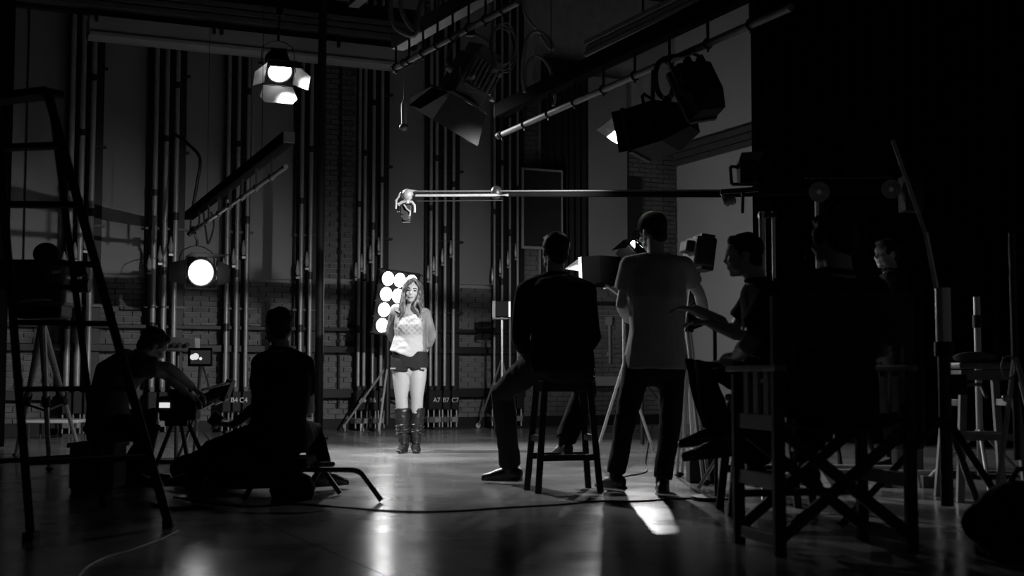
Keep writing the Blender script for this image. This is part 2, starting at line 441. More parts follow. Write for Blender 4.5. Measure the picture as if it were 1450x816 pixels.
for pxs, (ba, bb), tags, lab, dia in sets:
    dd = 0.34
    s0, s1 = S(ba), S(bb); sm = (s0+s1)/2
    t = thing('rigging_pipe_set', 'vertical steel rigging pipe set ' + lab, 'rigging pipes', room(sm, .3, 0), RA, 'counterweight pipe sets on the brick wall')
    MB(RM).box((sm, -0.12, 3.2), (s1-s0, 0.07, 6.0)).build('backing_channel', 'black_steel', t, smooth=0, bevel=.005)
    for i, px in enumerate(pxs):
        s = S(px, dd); zb = 0.42+0.03*(i % 2)
        p = MB(RM).tube((s, -dd, zb), (s, -dd, 6.1), dia/2, n=12).build('pipe', 'pipe_steel', t)
        z = 1.3+0.35*((i*7) % 5)
        for zc, hc in ((z, .1), (z+1.7, .08)): MB(RM).tube((s, -dd, zc), (s, -dd, zc+hc), dia*.70, n=12).build('coupler', 'dark_steel', p)
        # clamp with finial beside the pipe
        fm = MB(RM); zz = 2.05+0.12*i
        fm.loft([(s-dia*.9, -dd, zz), (s-dia*.9, -dd, zz+.06), (s-dia*.9, -dd, zz+.13), (s-dia*.9, -dd, zz+.2)], [dia*.3, dia*.55, dia*.35, dia*.1], n=8)
        fm.box((s-dia*.6, -dd, zz-.03), (dia*1.4, .03, .03))
        fm.build('line_end', 'pipe_steel', p)
    for z in (1.6, 2.6, 3.6, 4.6):
        MB(RM).box((sm, -0.2, z), (s1-s0+.06, 0.05, 0.03)).build('cross_bracket', 'dark_steel', t, smooth=0)
    # counterweight arbors at the foot
    for i, px in enumerate(pxs):
        s = S(px, .42)
        ar = MB(RM).box((s, -0.45, .40), (.105, .14, .26)).build('counterweight', 'black_paint', t, smooth=0, bevel=.008)
        MB(RM).box((s, -0.45, .56), (.05, .06, .06)).build('stem', 'dark_steel', ar, smooth=0)
        for e in (-.04, .04): MB(RM).tube((s+e, -.45, .03), (s+e, -.45, .30), .010, n=8).build('guide_rod', 'pipe_steel', ar)
        MB(RM).box((s, -.45, .13), (.09, .09, .07)).build('weight', 'grey_paint' if i % 2 else 'mid_paint', ar, smooth=0, bevel=.005)
    MB(RM).box((sm, -.45, .015), (s1-s0+.06, .22, .03)).build('base_plate', 'black_steel', t, smooth=0)
    for tg in tags:
        text_on_wall(tg, S(tagpos[tg], .53), .53, ZW(tagpos[tg], 567, .53), .088, t)

MB(RM).box((S(514, .6), -.6, ZW(514, 606, .6)), (.05, .02, .11)).build('marker_plate', 'white_paint', bpy.data.objects['rigging_pipe_set.004'], smooth=0)
t = thing('conduit', 'thin black conduit running up the tall brick pier', 'conduit', room(S(478), .09, .3))
MB(RM).tube((S(478), -.085, .3), (S(478), -.085, 5.0), .016).build('pipe', 'black_steel', t)
for zc in (1.2, 2.4, 3.6): MB(RM).box((S(478), -.07, zc), (.06, .05, .04)).build('strap', 'black_steel', t, smooth=0)
# black column in front of the wall
p = ground(451, 622)
t = thing('steel_column', 'slim black steel column from floor to ceiling', 'column', p)
MB().tube(p, p+V((0, 0, 6.45)), 0.05, n=14).build('shaft', 'black_paint', t)
MB().box(p+V((0, 0, .01)), (.2, .2, .02)).build('base_plate', 'black_paint', t, smooth=0)
MB().tube(p+V((0, 0, .9)), p+V((0, 0, .98)), 0.06, n=14).build('collar', 'black_paint', t)

# ---- duct and beam at the top
dD = 1.6
zb = [ZW(300, 76, dD), ZW(300, 45, dD)]
s0, s1 = S(116, dD), S(556, dD)
t = thing('ventilation_duct', 'long pale round-bottomed duct high above the rigging pipes', 'duct', room((s0+s1)/2, dD, zb[0]))
prof = []
h = zb[1]-zb[0]
mb = MB(RM)
pr = [(-.16, h), (-.17, h*.5), (-.15, h*.2), (-.10, h*.08), (0.0, 0.0), (.12, .05), (.16, h*.5), (.16, h)]
n = len(pr); vs_ = [(s, -dD+y, zb[0]+z) for s in (s0, s1) for y, z in pr]
mb.add(vs_, [tuple(range(n)), tuple(range(2*n-1, n-1, -1))]+[(i, (i+1) % n, n+(i+1) % n, n+i) for i in range(n)])
mb.build('duct_body', 'duct', t)
MB(RM).box(((s0+s1)/2, -dD-.17, zb[0]+.055), (s1-s0, .05, .05)).build('lower_rim', 'duct', t, bevel=.01)
for px in (126, 293, 304, 470):
    s = S(px, dD); MB(RM).box((s, -dD-.2, zb[1]-.02), (.03, .05, .12)).build('hanger_strap', 'black_steel', t, smooth=0)
    MB(RM).box((s, -dD, (zb[1]+6.5)/2), (.03, .03, 6.5-zb[1])).build('hanger_rod', 'black_steel', t, smooth=0)
t = thing('ceiling_beam', 'ribbed dark grey beam running above the pale duct', 'beam', room(0, dD-.2, zb[1]+.1))
for k in range(3): MB(RM).box(((s0+s1)/2-.3, -dD-.05, zb[1]+.13+.085*k), (s1-s0+1.2, .3-.02*k, .07)).build('rib', 'mid_paint', t, smooth=0, bevel=.008)
MB(RM).box(((s0+s1)/2-.3, -dD+.02, zb[1]+.3), (s1-s0+1.2, .12, .5)).build('web', 'black_steel', t, smooth=0)

# ================================================================== LIGHTING BATTENS
def on_height(px, py, z):
    return ground(px, py, z)
def batten(label, far, near, z, rz, rh, rw, nclamp, mat_race='matte_black', roff=0.0, pd=.024, pm='grey_paint', rfar=0, rnear=0):
    a = on_height(far[0], far[1], z)
    b = on_height(near[0], near[1], z)
    L = (b-a).length
    t = thing('lighting_batten', label, 'batten', a)
    d = (b-a).normalized()
    MB().tube(a, b, pd, n=12).build('pipe', pm, t)
    MB().tube(a+d*-.02, a+d*.03, pd*1.35, n=12).build('end_cap', 'dark_steel', t)
    side = V((d.y, -d.x, 0))
    ra = a+V((0, 0, rz))+side*roff+d*rfar; rb = b+V((0, 0, rz))+side*roff+d*rnear
    rc = MB().bar(ra, rb, rw, rh).build('raceway', mat_race, t, smooth=0, bevel=.006)
    MB().bar(ra-d*.012, ra, rw*.9, rh*.9).build('end_plate', 'black_paint', rc, smooth=0)
    MB().bar(rb, rb+d*.012, rw*.9, rh*.9).build('end_plate', 'white_paint', rc, smooth=0)
    for i in range(nclamp):
        p = a+d*(L*(i+.15)/nclamp)
        m = MB(); m.torus(p, pd*1.25, .008, d, n=12); m.box(p+V((0, 0, rz/2)), (.018, .018, abs(rz)))
        m.tube(p+V((0, 0, -pd*1.2)), p+V((0, 0, -pd*2.2)), .008, n=8)
        m.build('hanger_clamp', 'dark_steel', t)
    for i in (0.25, 0.8):
        p = ra.lerp(rb, i); MB().tube(p+V((0, 0, rh/2)), V((p.x, p.y, 6.5)), .003, n=6).build('suspension_rod', 'dark_steel', t)
    return a, d, L, t
B1 = batten('pale grey lighting pipe carrying the big barn-door lamp', (558, 97), (735, 2), 3.36, .24, .13, .12, 8, mat_race='mid_paint', roff=-.05, rfar=-.05)
B2 = batten('long lighting pipe under a black raceway carrying two box lamps', (707, 192), (1120, 10), 2.85, .22, .12, .10, 9, roff=0)
B3 = batten('low slim lighting pipe with pale square end plate over the side lamp', (268, 331), (405, 236), 2.42, .22, .10, .10, 8, pd=.02, roff=0, rfar=-.05, rnear=.1)
# upper dark beams of the ceiling grid running the same way
for (px, py, z, L, lab) in ((835, 78, 3.75, 5, 'grey ribbed ceiling beam crossing above the long lighting pipe'), (500, 8, 4.6, 7, 'dark ceiling beam above the fresnel lamp')):
    a = on_height(px, py, z)
    t = thing('ceiling_beam', lab, 'beam', a)
    for k in range(3):
        MB().bar(a+V((0, 0, .055*k)), a-RV*L+V((0, 0, .055*k)), .12-.03*(k % 2), .045).build('rib', 'mid_paint', t, smooth=0, bevel=.006)
    for q in (.2, .8):
        p = a-RV*L*q; MB().tube(p+V((0, 0, .1)), V((p.x, p.y, 6.5)), .01, n=6).build('suspension_rod', 'dark_steel', t)

# ================================================================== LAMPS
def basis(o, aim, up=V((0, 0, 1))):
    x = V(aim).normalized(); y = V(up).cross(x).normalized(); z = x.cross(y)
    return Matrix((( x.x, y.x, z.x, o.x), (x.y, y.y, z.y, o.y), (x.z, y.z, z.z, o.z), (0, 0, 0, 1)))
def fresnel(label, o, aim, k, lit, hang=None, body='black_paint', leaf='black_paint', doors=(40, 40, 35, 35), fins=True, yoke=True, square=False, leaflen=.75, up=V((0, 0, 1))):
    """o = centre of the lens, k = lens radius."""
    M = basis(o, aim, up); t = thing('fresnel_lamp', label, 'stage lamp', o)
    mb = MB(M); D = k*2.0
    if square:
        mb.loft([(-D*1.15, 0, 0), (-D*1.1, 0, 0), (-D*.25, 0, 0), (-.02*k, 0, 0)], [k*.9, k*1.25, k*1.3, k*1.22], side=V((0, 1, 1)), n=4)
    else:
        mb.loft([(-D*1.05, 0, 0), (-D*.95, 0, 0), (-D*.2, 0, 0), (-.02*k, 0, 0)], [k*.6, k*1.02, k*1.12, k*1.1], n=20)
    hs = mb.build('housing', body, t, bevel=.004)
    if fins:
        for i in range(6):
            x = -D*(.3+.11*i); MB(M).box((x, 0, k*(1.02 if not square else .93)), (k*.08, k*1.3, k*.28)).build('cooling_fin', body, hs, smooth=0)
    MB(M).torus((0.01, 0, 0), k*1.06, k*.1, V((1, 0, 0)), n=24).build('lens_ring', 'dark_steel', t)
    lm = MB(M).ell((0.0, 0, 0), (k*.25, k, k), n=20, m=12).build('lens', 'lens_lit' if lit else 'lens_off', t)
    # barn doors
    fr = MB(M); e = k*1.22
    for (p0, p1) in (((0, -e, -e), (0, e, -e)), ((0, e, -e), (0, e, e)), ((0, e, e), (0, -e, e)), ((0, -e, e), (0, -e, -e))): fr.bar(V(p0)+V((.03, 0, 0)), V(p1)+V((.03, 0, 0)), k*.1, k*.1)
    fr.build('door_frame', body, t, smooth=0)
    ll = k*2*leaflen
    for i, an in enumerate(doors):
        if an is None: continue
        a = math.radians(an); c, s_ = math.cos(a), math.sin(a)
        if i == 0: pts = [(.04, -e, e), (.04, e, e), (.04+ll*c, e*1.25, e+ll*s_), (.04+ll*c, -e*1.25, e+ll*s_)]
        if i == 1: pts = [(.04, -e, -e), (.04, e, -e), (.04+ll*c*.7, e*1.3, -e-ll*s_*.7), (.04+ll*c, e*.95, -e-ll*s_), (.04+ll*c, -e*.95, -e-ll*s_), (.04+ll*c*.7, -e*1.3, -e-ll*s_*.7)]
        if i == 2: pts = [(.04, e, -e*.8), (.04, e, e*.8), (.04+ll*c, e+ll*s_, e*.55), (.04+ll*c, e+ll*s_, -e*.55)]
        if i == 3: pts = [(.04, -e, -e*.8), (.04, -e, e*.8), (.04+ll*c, -e-ll*s_, e*.55), (.04+ll*c, -e-ll*s_, -e*.55)]
        lf = MB(M).plate(pts, .004).build('barn_door', leaf, t, smooth=0)
        p0, p1 = V(pts[0]), V(pts[1])
        for q in (.3, .7): MB(M).tube(p0.lerp(p1, q-.08), p0.lerp(p1, q+.08), k*.06, n=8).build('hinge', 'dark_steel', lf)
    if yoke:
        xm = -D*.5; r = k*1.38
        pts = [V((xm, -r, 0)), V((xm, -r, k*1.0)), V((xm, -r*.85, k*1.6)), V((xm, -r*.4, k*1.95)), V((xm, 0, k*2.05)), V((xm, r*.4, k*1.95)), V((xm, r*.85, k*1.6)), V((xm, r, k*1.0)), V((xm, r, 0))]
        # yoke tips back to vertical about the pivot
        P = M @ V((xm, 0, 0)); sd = (M.to_3x3() @ V((0, 1, 0))).normalized()
        yu = V((0, 0, 1)); ym = MB()
        ym.loft([P+sd*p.y+yu*p.z for p in pts], [(k*.10, k*.035)]*len(pts), side=sd.cross(yu), n=8)
        ym.build('yoke', 'dark_steel', t)
        for sg in (-1, 1):
            MB().tube(P+sd*(sg*r*.9), P+sd*(sg*(r+k*.25)), k*.16, n=10).build('tilt_knob', 'pipe_steel' if body != 'black_paint' else 'dark_steel', t)
        top = P+yu*k*2.05
        cl = MB(); cl.tube(top, top+yu*k*.45, k*.12, n=10)
        if hang is not None: cl.tube(top+yu*k*.4, hang, k*.09, n=8); cl.box(hang, (.07, .05, .09))
        cl.build('hanging_clamp', 'dark_steel', t)
    return t, M
# 1 lit lamp over the panels, top left-centre
o = at(396, 101, 12.4); aim = V((.26, -.66, -.70))
fresnel('lit fresnel lamp hanging under the pale duct with glowing lower barn door', o, aim, .115, True, hang=o+V((-.02, .1, .62)), doors=(14, 30, 42, 45), leaflen=.8, leaf='grey_paint')
spot(o+aim.normalized()*.05, V((.25, 11.4, 0)), 900, 92, .6, .06)
# 2 lit side lamp
o = at(284, 386, 15.0); aim = V((.50, -.84, -.10)); hp = B3[0]+B3[1]*.3
fresnel('lit fresnel lamp hanging low beside the three bright pipes', o, aim, .15, True, hang=V((o.x-.12, o.y+.1, 2.42)), doors=(8, None, 8, 55), leaflen=1.0, leaf='matte_black')
spot(o+aim.normalized()*.36, at(620, 590, 12.6), 150, 60, .6, .08)
# 3 big unlit lamp on batten 1
o = at(652, 136, 9.9); aim = V((-.46, .05, -.88))
t3, M3 = fresnel('large unlit grey stage lamp with open barn doors and cable coil', o, aim, .145, False, hang=at(668, 40, 9.95), body='lamp_grey', leaf='barn_grey', doors=(6, 40, 25, 30), square=True, leaflen=.85, up=V((.5, -.82, -.3)), yoke=False)
for i in range(7): MB(M3).box((-.20-.0*i, -.12+.04*i, .175), (.20, .012, .03)).build('cooling_fin', 'lamp_grey', t3, smooth=0)
MB(M3).box((-.36, 0, 0), (.10, .20, .22)).build('top_housing', 'lamp_grey', t3, bevel=.01)
for q_, l_ in (((-.12, -.20, .05), .05), ((-.14, -.10, .19), .05), ((-.10, .21, .05), .04), ((-.27, .12, .17), .03), ((-.28, .06, .17), .03)):
    q_ = V(q_); MB(M3).tube(q_, q_+V((0, 0 if q_.z > .1 else (1 if q_.y > 0 else -1)*l_, l_ if q_.z > .1 else 0)), .024, .016, n=10).build('tilt_knob', 'chrome', t3)
MB().path([M3 @ V((-.12, -.2, .05)), at(632, 85, 9.85), at(640, 62, 9.85), at(652, 48, 9.9)], .012).build('yoke', 'pipe_steel', t3)
MB().path([M3 @ V((-.12, .2, .05)), at(705, 90, 9.95), at(695, 60, 9.95), at(668, 46, 9.92)], .012).build('yoke', 'pipe_steel', t3)
MB().box(at(666, 42, 9.9), (.07, .06, .10)).build('hanging_clamp', 'dark_steel', t3, bevel=.008)
MB().path([at(652, 95, 9.7), at(653, 115, 9.68), at(662, 128, 9.68), at(678, 130, 9.7)], .006).build('cable', 'cable_grey', t3)
cm = MB()
random.seed(3)
for i in range(5):
    c = at(712+random.uniform(-3, 3), 66+random.uniform(-3, 3), 9.85); cm.torus(c, .145+.012*i, .005, V((.5+random.uniform(-.5, .5), -1, random.uniform(-.2, .2))), n=24, sx=.6)
tag(cm.build('cable_coil', 'cable_grey'), 'coiled grey cable hanging beside the large unlit lamp', 'cable')
# hanging pull handle, bright
bq = min((abs(proj(B1[0]+B1[1]*(i*.01))[0]-572), i) for i in range(200))[1]; bq = B1[0]+B1[1]*(bq*.01); YH = bq.y
p = at(572, 142, YH)
t = thing('pull_handle', 'bright slim handle with dark ball hanging on a thin cord', 'handle', p)
MB().tube(bq, p, .004, n=6).build('cord', 'cable_grey', t)
MB().torus(bq, .032, .006, B1[1], n=14).build('hook', 'dark_steel', t)
MB().loft([p, at(572, 148, YH), at(572, 176, YH)], [.01, .024, .022], n=10).build('grip', 'white_paint', t)
MB().ell(at(572, 180, YH), (.04, .04, .03)).build('ball', 'mid_paint', t)

# box softlights on batten 2
def softlight(label, o, aim, W, H, L, hang, up=V((0, 0, 1)), lit=False, yoke=True):
    M = basis(o, aim, up); t = thing('softlight', label, 'stage lamp', o)
    vs_ = []
    for x, k in ((0, 1), (-L*.55, 1.0), (-L, .55)):
        for y, z in ((-1, -1), (1, -1), (1, 1), (-1, 1)): vs_.append((x, y*W/2*k, z*H/2*k))
    fs = [(8, 9, 10, 11)]
    for r in (0, 4):
        for j in range(4): fs.append((r+j, r+(j+1) % 4, r+4+(j+1) % 4, r+4+j))
    MB(M).add(vs_, fs).build('housing', 'black_paint', t, smooth=0)
    rim = MB(M)
    for (a, b) in (((0, -W/2, -H/2), (0, W/2, -H/2)), ((0, W/2, -H/2), (0, W/2, H/2)), ((0, W/2, H/2), (0, -W/2, H/2)), ((0, -W/2, H/2), (0, -W/2, -H/2))): rim.bar(a, b, .025, .025)
    rim.build('front_rim', 'mid_paint', t, smooth=0)
    MB(M).box((-L*.5, 0, 0), (.01, W*.9, H*.9)).build('reflector', 'reflector', t, smooth=0)
    for y in (-.25, .25):
        MB(M).box((-L*.7, y*W, H/2*.9), (.05, .03, .05)).build('latch', 'dark_steel', t, smooth=0)
    if yoke:
        ym = MB(M); ym.path([(-L*.4, -W/2-.03, 0), (-L*.4, -W/2-.03, H*.62), (-L*.4, -W/2+.02, H*.72), (-L*.4, W/2-.02, H*.72), (-L*.4, W/2+.03, H*.62), (-L*.4, W/2+.03, 0)], .012)
        ym.tube((-L*.4, -W/2-.05, 0), (-L*.4, -W/2, 0), .03); ym.tube((-L*.4, W/2, 0), (-L*.4, W/2+.05, 0), .03)
        ym.build('yoke', 'dark_steel', t)
        tp = M @ V((-L*.4, 0, H*.72)); MB().tube(tp, hang, .014, n=8).build('hanging_clamp', 'dark_steel', t)
    return t, M
def on_b2(px):
    # point on batten 2 seen at image column px
    a, d, L, _ = B2
    best = min((abs(proj(a+d*(L*i/400))[0]-px), i) for i in range(401))[1]
    return a+d*(L*best/400)
bp = on_b2(925)
o = at(900, 192, bp.y); aim = V((-.85, .42, -.20))
tS, MS = softlight('black box softlight with lit front rim, hanging under the long raceway', o, aim, .36, .29, .42, bp, up=V((.1, 0, 1)), lit=True)
bl = MB(MS).plate([(0.0, -.18, .145), (0, .18, .145), (.20, .2, .055), (.20, -.2, .036)], .004).build('barn_door', 'white_paint', tS, smooth=0)
bl = MB(MS).plate([(0.0, .18, .145), (0, .18, -.145), (.07, .2, -.145), (.07, .2, .145)], .004).build('barn_door', 'black_paint', tS, smooth=0)
spot(MS @ V((.02, 0, 0)), V((-3.0, 15.2, .8)), 950, 67, .8, .04)
bp2 = on_b2(990)
o = at(992, 122, bp2.y); aim = V((-.35, .8, -.35))
softlight('plain black box lamp seen from behind under the long raceway', o+aim.normalized()*.12, aim, .21, .36, .24, bp2, up=V((-.25, 0, 1)))
# cable bunch between them
cm = MB()
for i in range(5): cm.torus(at(941+3*math.sin(i*2.1), 112, bp.y-.2), .12+.008*i, .006, V((.5+.1*i, -1, 0)), n=22, sx=.6)
tag(cm.build('cable_coil', 'cable'), 'coiled black cable hanging between the two box lamps', 'cable')

# hoses and chains overhead
def chain(label, px, y0, y1, Y, link=.07):
    t = thing('hanging_chain', label, 'chain', at(px, y1, Y)); a = at(px, y0, Y); b = at(px, y1, Y); n = max(3, int((a.z-b.z)/(link*.72)))
    for i in range(n):
        c = a.lerp(b, (i+.5)/n); MB().torus(c, link*.5, .006, V((1, .2, 0)) if i % 2 else V((.2, -1, 0)), n=12, m=5, sx=.5).build('link', 'pipe_steel', t)
chain('steel chain hanging beside the looped hoses at the ceiling', 606, -20, 36, 10.6, .075)
chain('steel chain hanging inside a bent hose over the long lighting pipe', 757, 40, 125, 10.8, .085)
def hose(label, pts, Y, r=.016, m='cable_grey', name='hose'):
    P = [at(x, y, Y+(dz[0] if dz else 0)) for x, y, *dz in pts]
    # catmull rom
    out = []
    for i in range(len(P)-1):
        p0 = P[max(i-1, 0)]; p1 = P[i]; p2 = P[i+1]; p3 = P[min(i+2, len(P)-1)]
        for k in range(8):
            u = k/8; out.append(.5*((2*p1)+(p2-p0)*u+(2*p0-5*p1+4*p2-p3)*u*u+(3*p1-p0-3*p2+p3)*u**3))
    out.append(P[-1])
    return tag(MB().path(out, r, n=8).build(name, m), label, 'hose' if name == 'hose' else 'cable')
hose('wide grey hose loop dipping below the ceiling at the raceway end', [(556, -25), (553, 15), (560, 38), (577, 49), (588, 47), (592, 20), (600, -5), (612, -25)], 10.3, .022)
hose('narrow grey hose loop beside the ceiling chain', [(568, -25), (568, 10), (577, 32), (590, 44), (608, 38), (620, 18), (624, -20)], 10.5, .02)
hose('tall bent hose arching around the hanging chain', [(743, 131), (740, 105), (745, 60), (757, 45), (772, 50), (783, 66), (778, 68), (765, 50)], 10.6, .016)
hose('arched hose end standing over the long raceway', [(743, 128), (745, 95), (757, 80), (770, 85), (781, 105), (786, 135), (783, 150)], 10.9, .014)
hose('thin cable sagging from ceiling toward the hoses', [(741, -20), (742, 15), (750, 30), (758, 40)], 10.7, .012, 'cable_grey', 'hanging_cable')
# arm rod and strut on batten 3
hose('bent black rod bracing the low lighting pipe from above', [(248, 190), (265, 203), (283, 224), (279, 260), (272, 300)], 15.6, .02, 'black_steel', 'brace_rod')
hose('black cable loop hanging from the low lighting pipe', [(288, 300), (292, 330), (295, 345), (303, 320), (299, 300)], 15.2, .012, 'cable', 'hanging_cable')
hose('thin pale chain hanging in front of the crossed shadow panel', [(360, 148), (359, 175), (358, 205), (357, 235)], 15.4, .008, 'pipe_steel', 'hanging_cable')

# ---- lamp bank (twelve bulbs) behind the woman
po = ground(537, 616)
t = thing('lamp_bank', 'bank of twelve glowing round lamps on a castor stand behind the woman', 'lamp bank', po)
YB = po.y
c0 = at(562, 430, YB); aim = V((.30, -.95, -.04)); roll = math.radians(-4)
upv = V((math.tan(math.radians(7)), 0, 1)).normalized()
M = basis(c0, aim, upv)
NC, NR, DX, DZ = 3, 4, .150, .195
# basis y = left of aim = image right
hb = MB(M); hb.box((-.13, 0, 0), (.16, NC*DX+.08, NR*DZ+.05)); hb.build('housing', 'black_paint', t, bevel=.01)
for r in range(NR+1): MB(M).box((.0, 0, (r-NR/2)*DZ), (.03, NC*DX+.12, .016)).build('cross_bar', 'black_steel', t, smooth=0)
for c in range(NC):
    for r in range(NR):
        p = (0.0, (c-(NC-1)/2)*DX, (r-(NR-1)/2)*DZ)
        rm = MB(M).loft([(p[0]-.07, p[1], p[2]), (p[0]-.01, p[1], p[2])], [.05, .082], n=18).build('lamp_cup', 'black_steel', t)
        MB(M).ell(p, (.025, .074, .088), n=18, m=10).build('bulb', 'bulb', rm)
st = MB(); top = M @ V((-.13, 0, -.40)); cx = po
hub = V((top.x-.04, top.y+.05, 0))
st.tube(V((hub.x, hub.y, .12)), V((hub.x, hub.y, top.z+.15)), .038, n=12); st.build('column', 'black_steel', t)
for q in ((488, 612), (537, 617), (598, 606)):
    f = ground(*q); f2 = V((f.x, f.y, .09)); h = V((hub.x, hub.y, .86))
    lg = MB().tube(h, f2, .014, n=8).build('leg', 'chrome', t)
    wm = MB(); wm.torus(f+V((0, 0, .04)), .028, .013, V((1, .3, 0)), n=14); wm.box(f+V((0, 0, .075)), (.03, .03, .04)); wm.build('castor', 'pipe_steel', lg)
# small light on stand by the wall
f0 = ground(677, 607)
c = at(711, 438, 16.6)
t = thing('stand_light', 'small square lamp with bright edge on a thin stand behind seated man', 'stage lamp', V((c.x, c.y, 0)))
MB().box(c, (.17, .2, .2)).build('housing', 'black_paint', t, bevel=.006)
MB().box(c+V((.095, 0, 0)), (.015, .16, .18)).build('lens', 'lens_lit', t, smooth=0)
MB().plate([c+V((-.12, -.1, -.11)), c+V((-.12, -.1, .1)), c+V((-.085, -.12, .1)), c+V((-.085, -.12, -.11))], .01).build('barn_door', 'white_paint', t, smooth=0)
MB().plate([c+V((-.12, -.11, -.12)), c+V((.08, -.11, -.12)), c+V((.08, -.05, -.13)), c+V((-.12, -.05, -.13))], .01).build('barn_door', 'white_paint', t, smooth=0)
MB().tube(V((c.x, c.y, .2)), c+V((0, 0, -.1)), .016).build('column', 'chrome', t)
for f in (f0, f0+V((.5, -.35, 0)), f0+V((.3, -.9, 0))):
    f = V((f.x, f.y, 0)); lg = MB().tube(V((c.x, c.y, .95)), f+V((0, 0, .03)), .012, n=8).build('leg', 'pipe_steel', t)
    MB().ell(f+V((0, 0, .04)), (.035, .035, .04)).build('castor', 'white_paint', lg)
spot(c+V((.13, 0, 0)), at(1000, 380, 19.0), 60, 110, .8, .06)

# ---- box key light on stand (right of seated man)
o = at(842, 386, 11.0); aim = V((-.60, .80, -.06))
M = basis(o, aim) @ Matrix.Scale(.70, 4)
fp = ground(862, 652)
t = thing('stand_light', 'black box lamp with bright open front on chrome stand', 'stage lamp', V((M @ V((-.2, 0, 0))).to_tuple()[:2]+(0,)))
vs_ = [(0, -.2, -.18), (0, .2, -.18), (0, .2, .18), (0, -.2, .18), (-.3, -.17, -.16), (-.3, .17, -.16), (-.3, .17, .16), (-.3, -.17, .16)]
MB(M).add(vs_, [(4, 5, 6, 7), (0, 1, 5, 4), (1, 2, 6, 5), (2, 3, 7, 6), (3, 0, 4, 7)]).build('housing', 'drape', t, smooth=0)
MB(M).box((-.06, 0, 0), (.01, .36, .32)).build('lens', 'lens_lit', t, smooth=0)
MB(M).plate([(0, .2, -.18), (0, .2, .18), (.05, .205, .18), (.05, .205, -.18)], .005).build('barn_door', 'white_paint', t, smooth=0)
MB(M).plate([(0, -.2, .18), (0, .2, .18), (.24, .26, .062), (.24, -.26, .032)], .005).build('barn_door', 'mid_paint', t, smooth=0)
MB(M).plate([(0, -.2, -.18), (0, -.2, .18), (.16, -.27, .18), (.16, -.27, -.18)], .005).build('barn_door', 'mid_paint', t, smooth=0)
hb = M @ V((-.2, 0, -.18)); hub = V((at(884, 520, 11.2).x, 11.2, .85))
MB().tube(V((hub.x, hub.y, .3)), V((hub.x, hub.y, 1.42)), .016).build('column', 'chrome', t)
MB().tube(V((hub.x, hub.y, 1.40)), hb, .014).build('arm', 'chrome', t)
for f in (ground(843, 650), ground(925, 640), ground(880, 660)):
    MB().tube(hub, f+V((0, 0, .02)), .014, n=8).build('leg', 'chrome', t)
key_from = M @ V((.03, 0, 0))
spot(key_from, key_from+aim, 45, 110, .3, .03)
# ---- back lamp seen beside the standing man's head
o = at(903, 347, 13.9); aim = (V((.86, 8.2, .8))-o).normalized()
t, M = fresnel('tilted open lamp glowing behind the standing man head', o, V((-.55, -.25, -.75)), .10, True, doors=(10, 40, 35, 35), yoke=False)
MB().tube(V((o.x+.05, o.y+.12, .0)), o+V((.05, .12, -.08)), .02).build('column', 'dark_steel', t)
for a in (0, 2.1, 4.2): MB().tube(V((o.x+.05, o.y+.12, .7)), V((o.x+.05+.5*math.cos(a), o.y+.12+.5*math.sin(a), .015)), .013, n=8).build('leg', 'dark_steel', t)
spot(o+aim*.32, V((.86, 7.2, .1)), 200, 44, .5, .035)

# ---- camera jib arm
YJ = 10.8
t = thing('camera_jib', 'long slim camera jib arm reaching over the set with a small remote head', 'camera jib', at(1160, 275, YJ))
MB().loft([at(590, 276, YJ), at(700, 275, YJ), at(1018, 274, YJ), at(1270, 268, YJ)], [(.014, .014), (.022, .022), (.034, .03), (.034, .03)], side=V((0, 0, 1)), n=8).build('main_tube', 'matte_black', t)
MB().loft([at(588, 277, YJ-.05), at(700, 276.5, YJ-.05), at(720, 276.5, YJ-.05)], [.010, .012, .012], n=8).build('bright_rod', 'pipe_steel', t)
MB().tube(at(590, 271, YJ-.03), at(1018, 269.5, YJ-.03), .007).build('upper_rod', 'mid_paint', t)
MB().tube(at(590, 285, YJ), at(712, 284, YJ), .004).build('cable', 'dark_steel', t)
MB().ell(at(703, 273, YJ), (.05, .05, .06)).build('joint', 'dark_steel', t)
for px, py, r in ((1160, 272, .085), (1262, 268, .08)):
    w_ = MB(); w_.tube(at(px, py, YJ-.12), at(px, py, YJ-.02), r, n=20); w_.build('pulley', 'mid_paint', t)
    MB().tube(at(px, py, YJ-.14), at(px, py, YJ-.11), .02, n=12).build('hub', 'pipe_steel', t)
MB().tube(at(1140, 252, YJ), at(1265, 251, YJ), .008).build('tension_rod', 'dark_steel', t)
cw = MB(); cw.box(at(1290, 275, YJ), (.16, .2, .3)); cw.build('counterweight', 'black_paint', t, bevel=.01)
# jib tripod
jb = V((at(1160, 300, YJ).x, YJ, 0))
MB().tube(jb+V((0, 0, .6)), at(1160, 272, YJ), .04).build('column', 'black_steel', t)
for a in (.5, 2.6, 4.7): MB().tube(jb+V((0, 0, 1.1)), jb+V((.6*math.cos(a), .6*math.sin(a), .02)), .022, n=8).build('leg', 'black_steel', t)
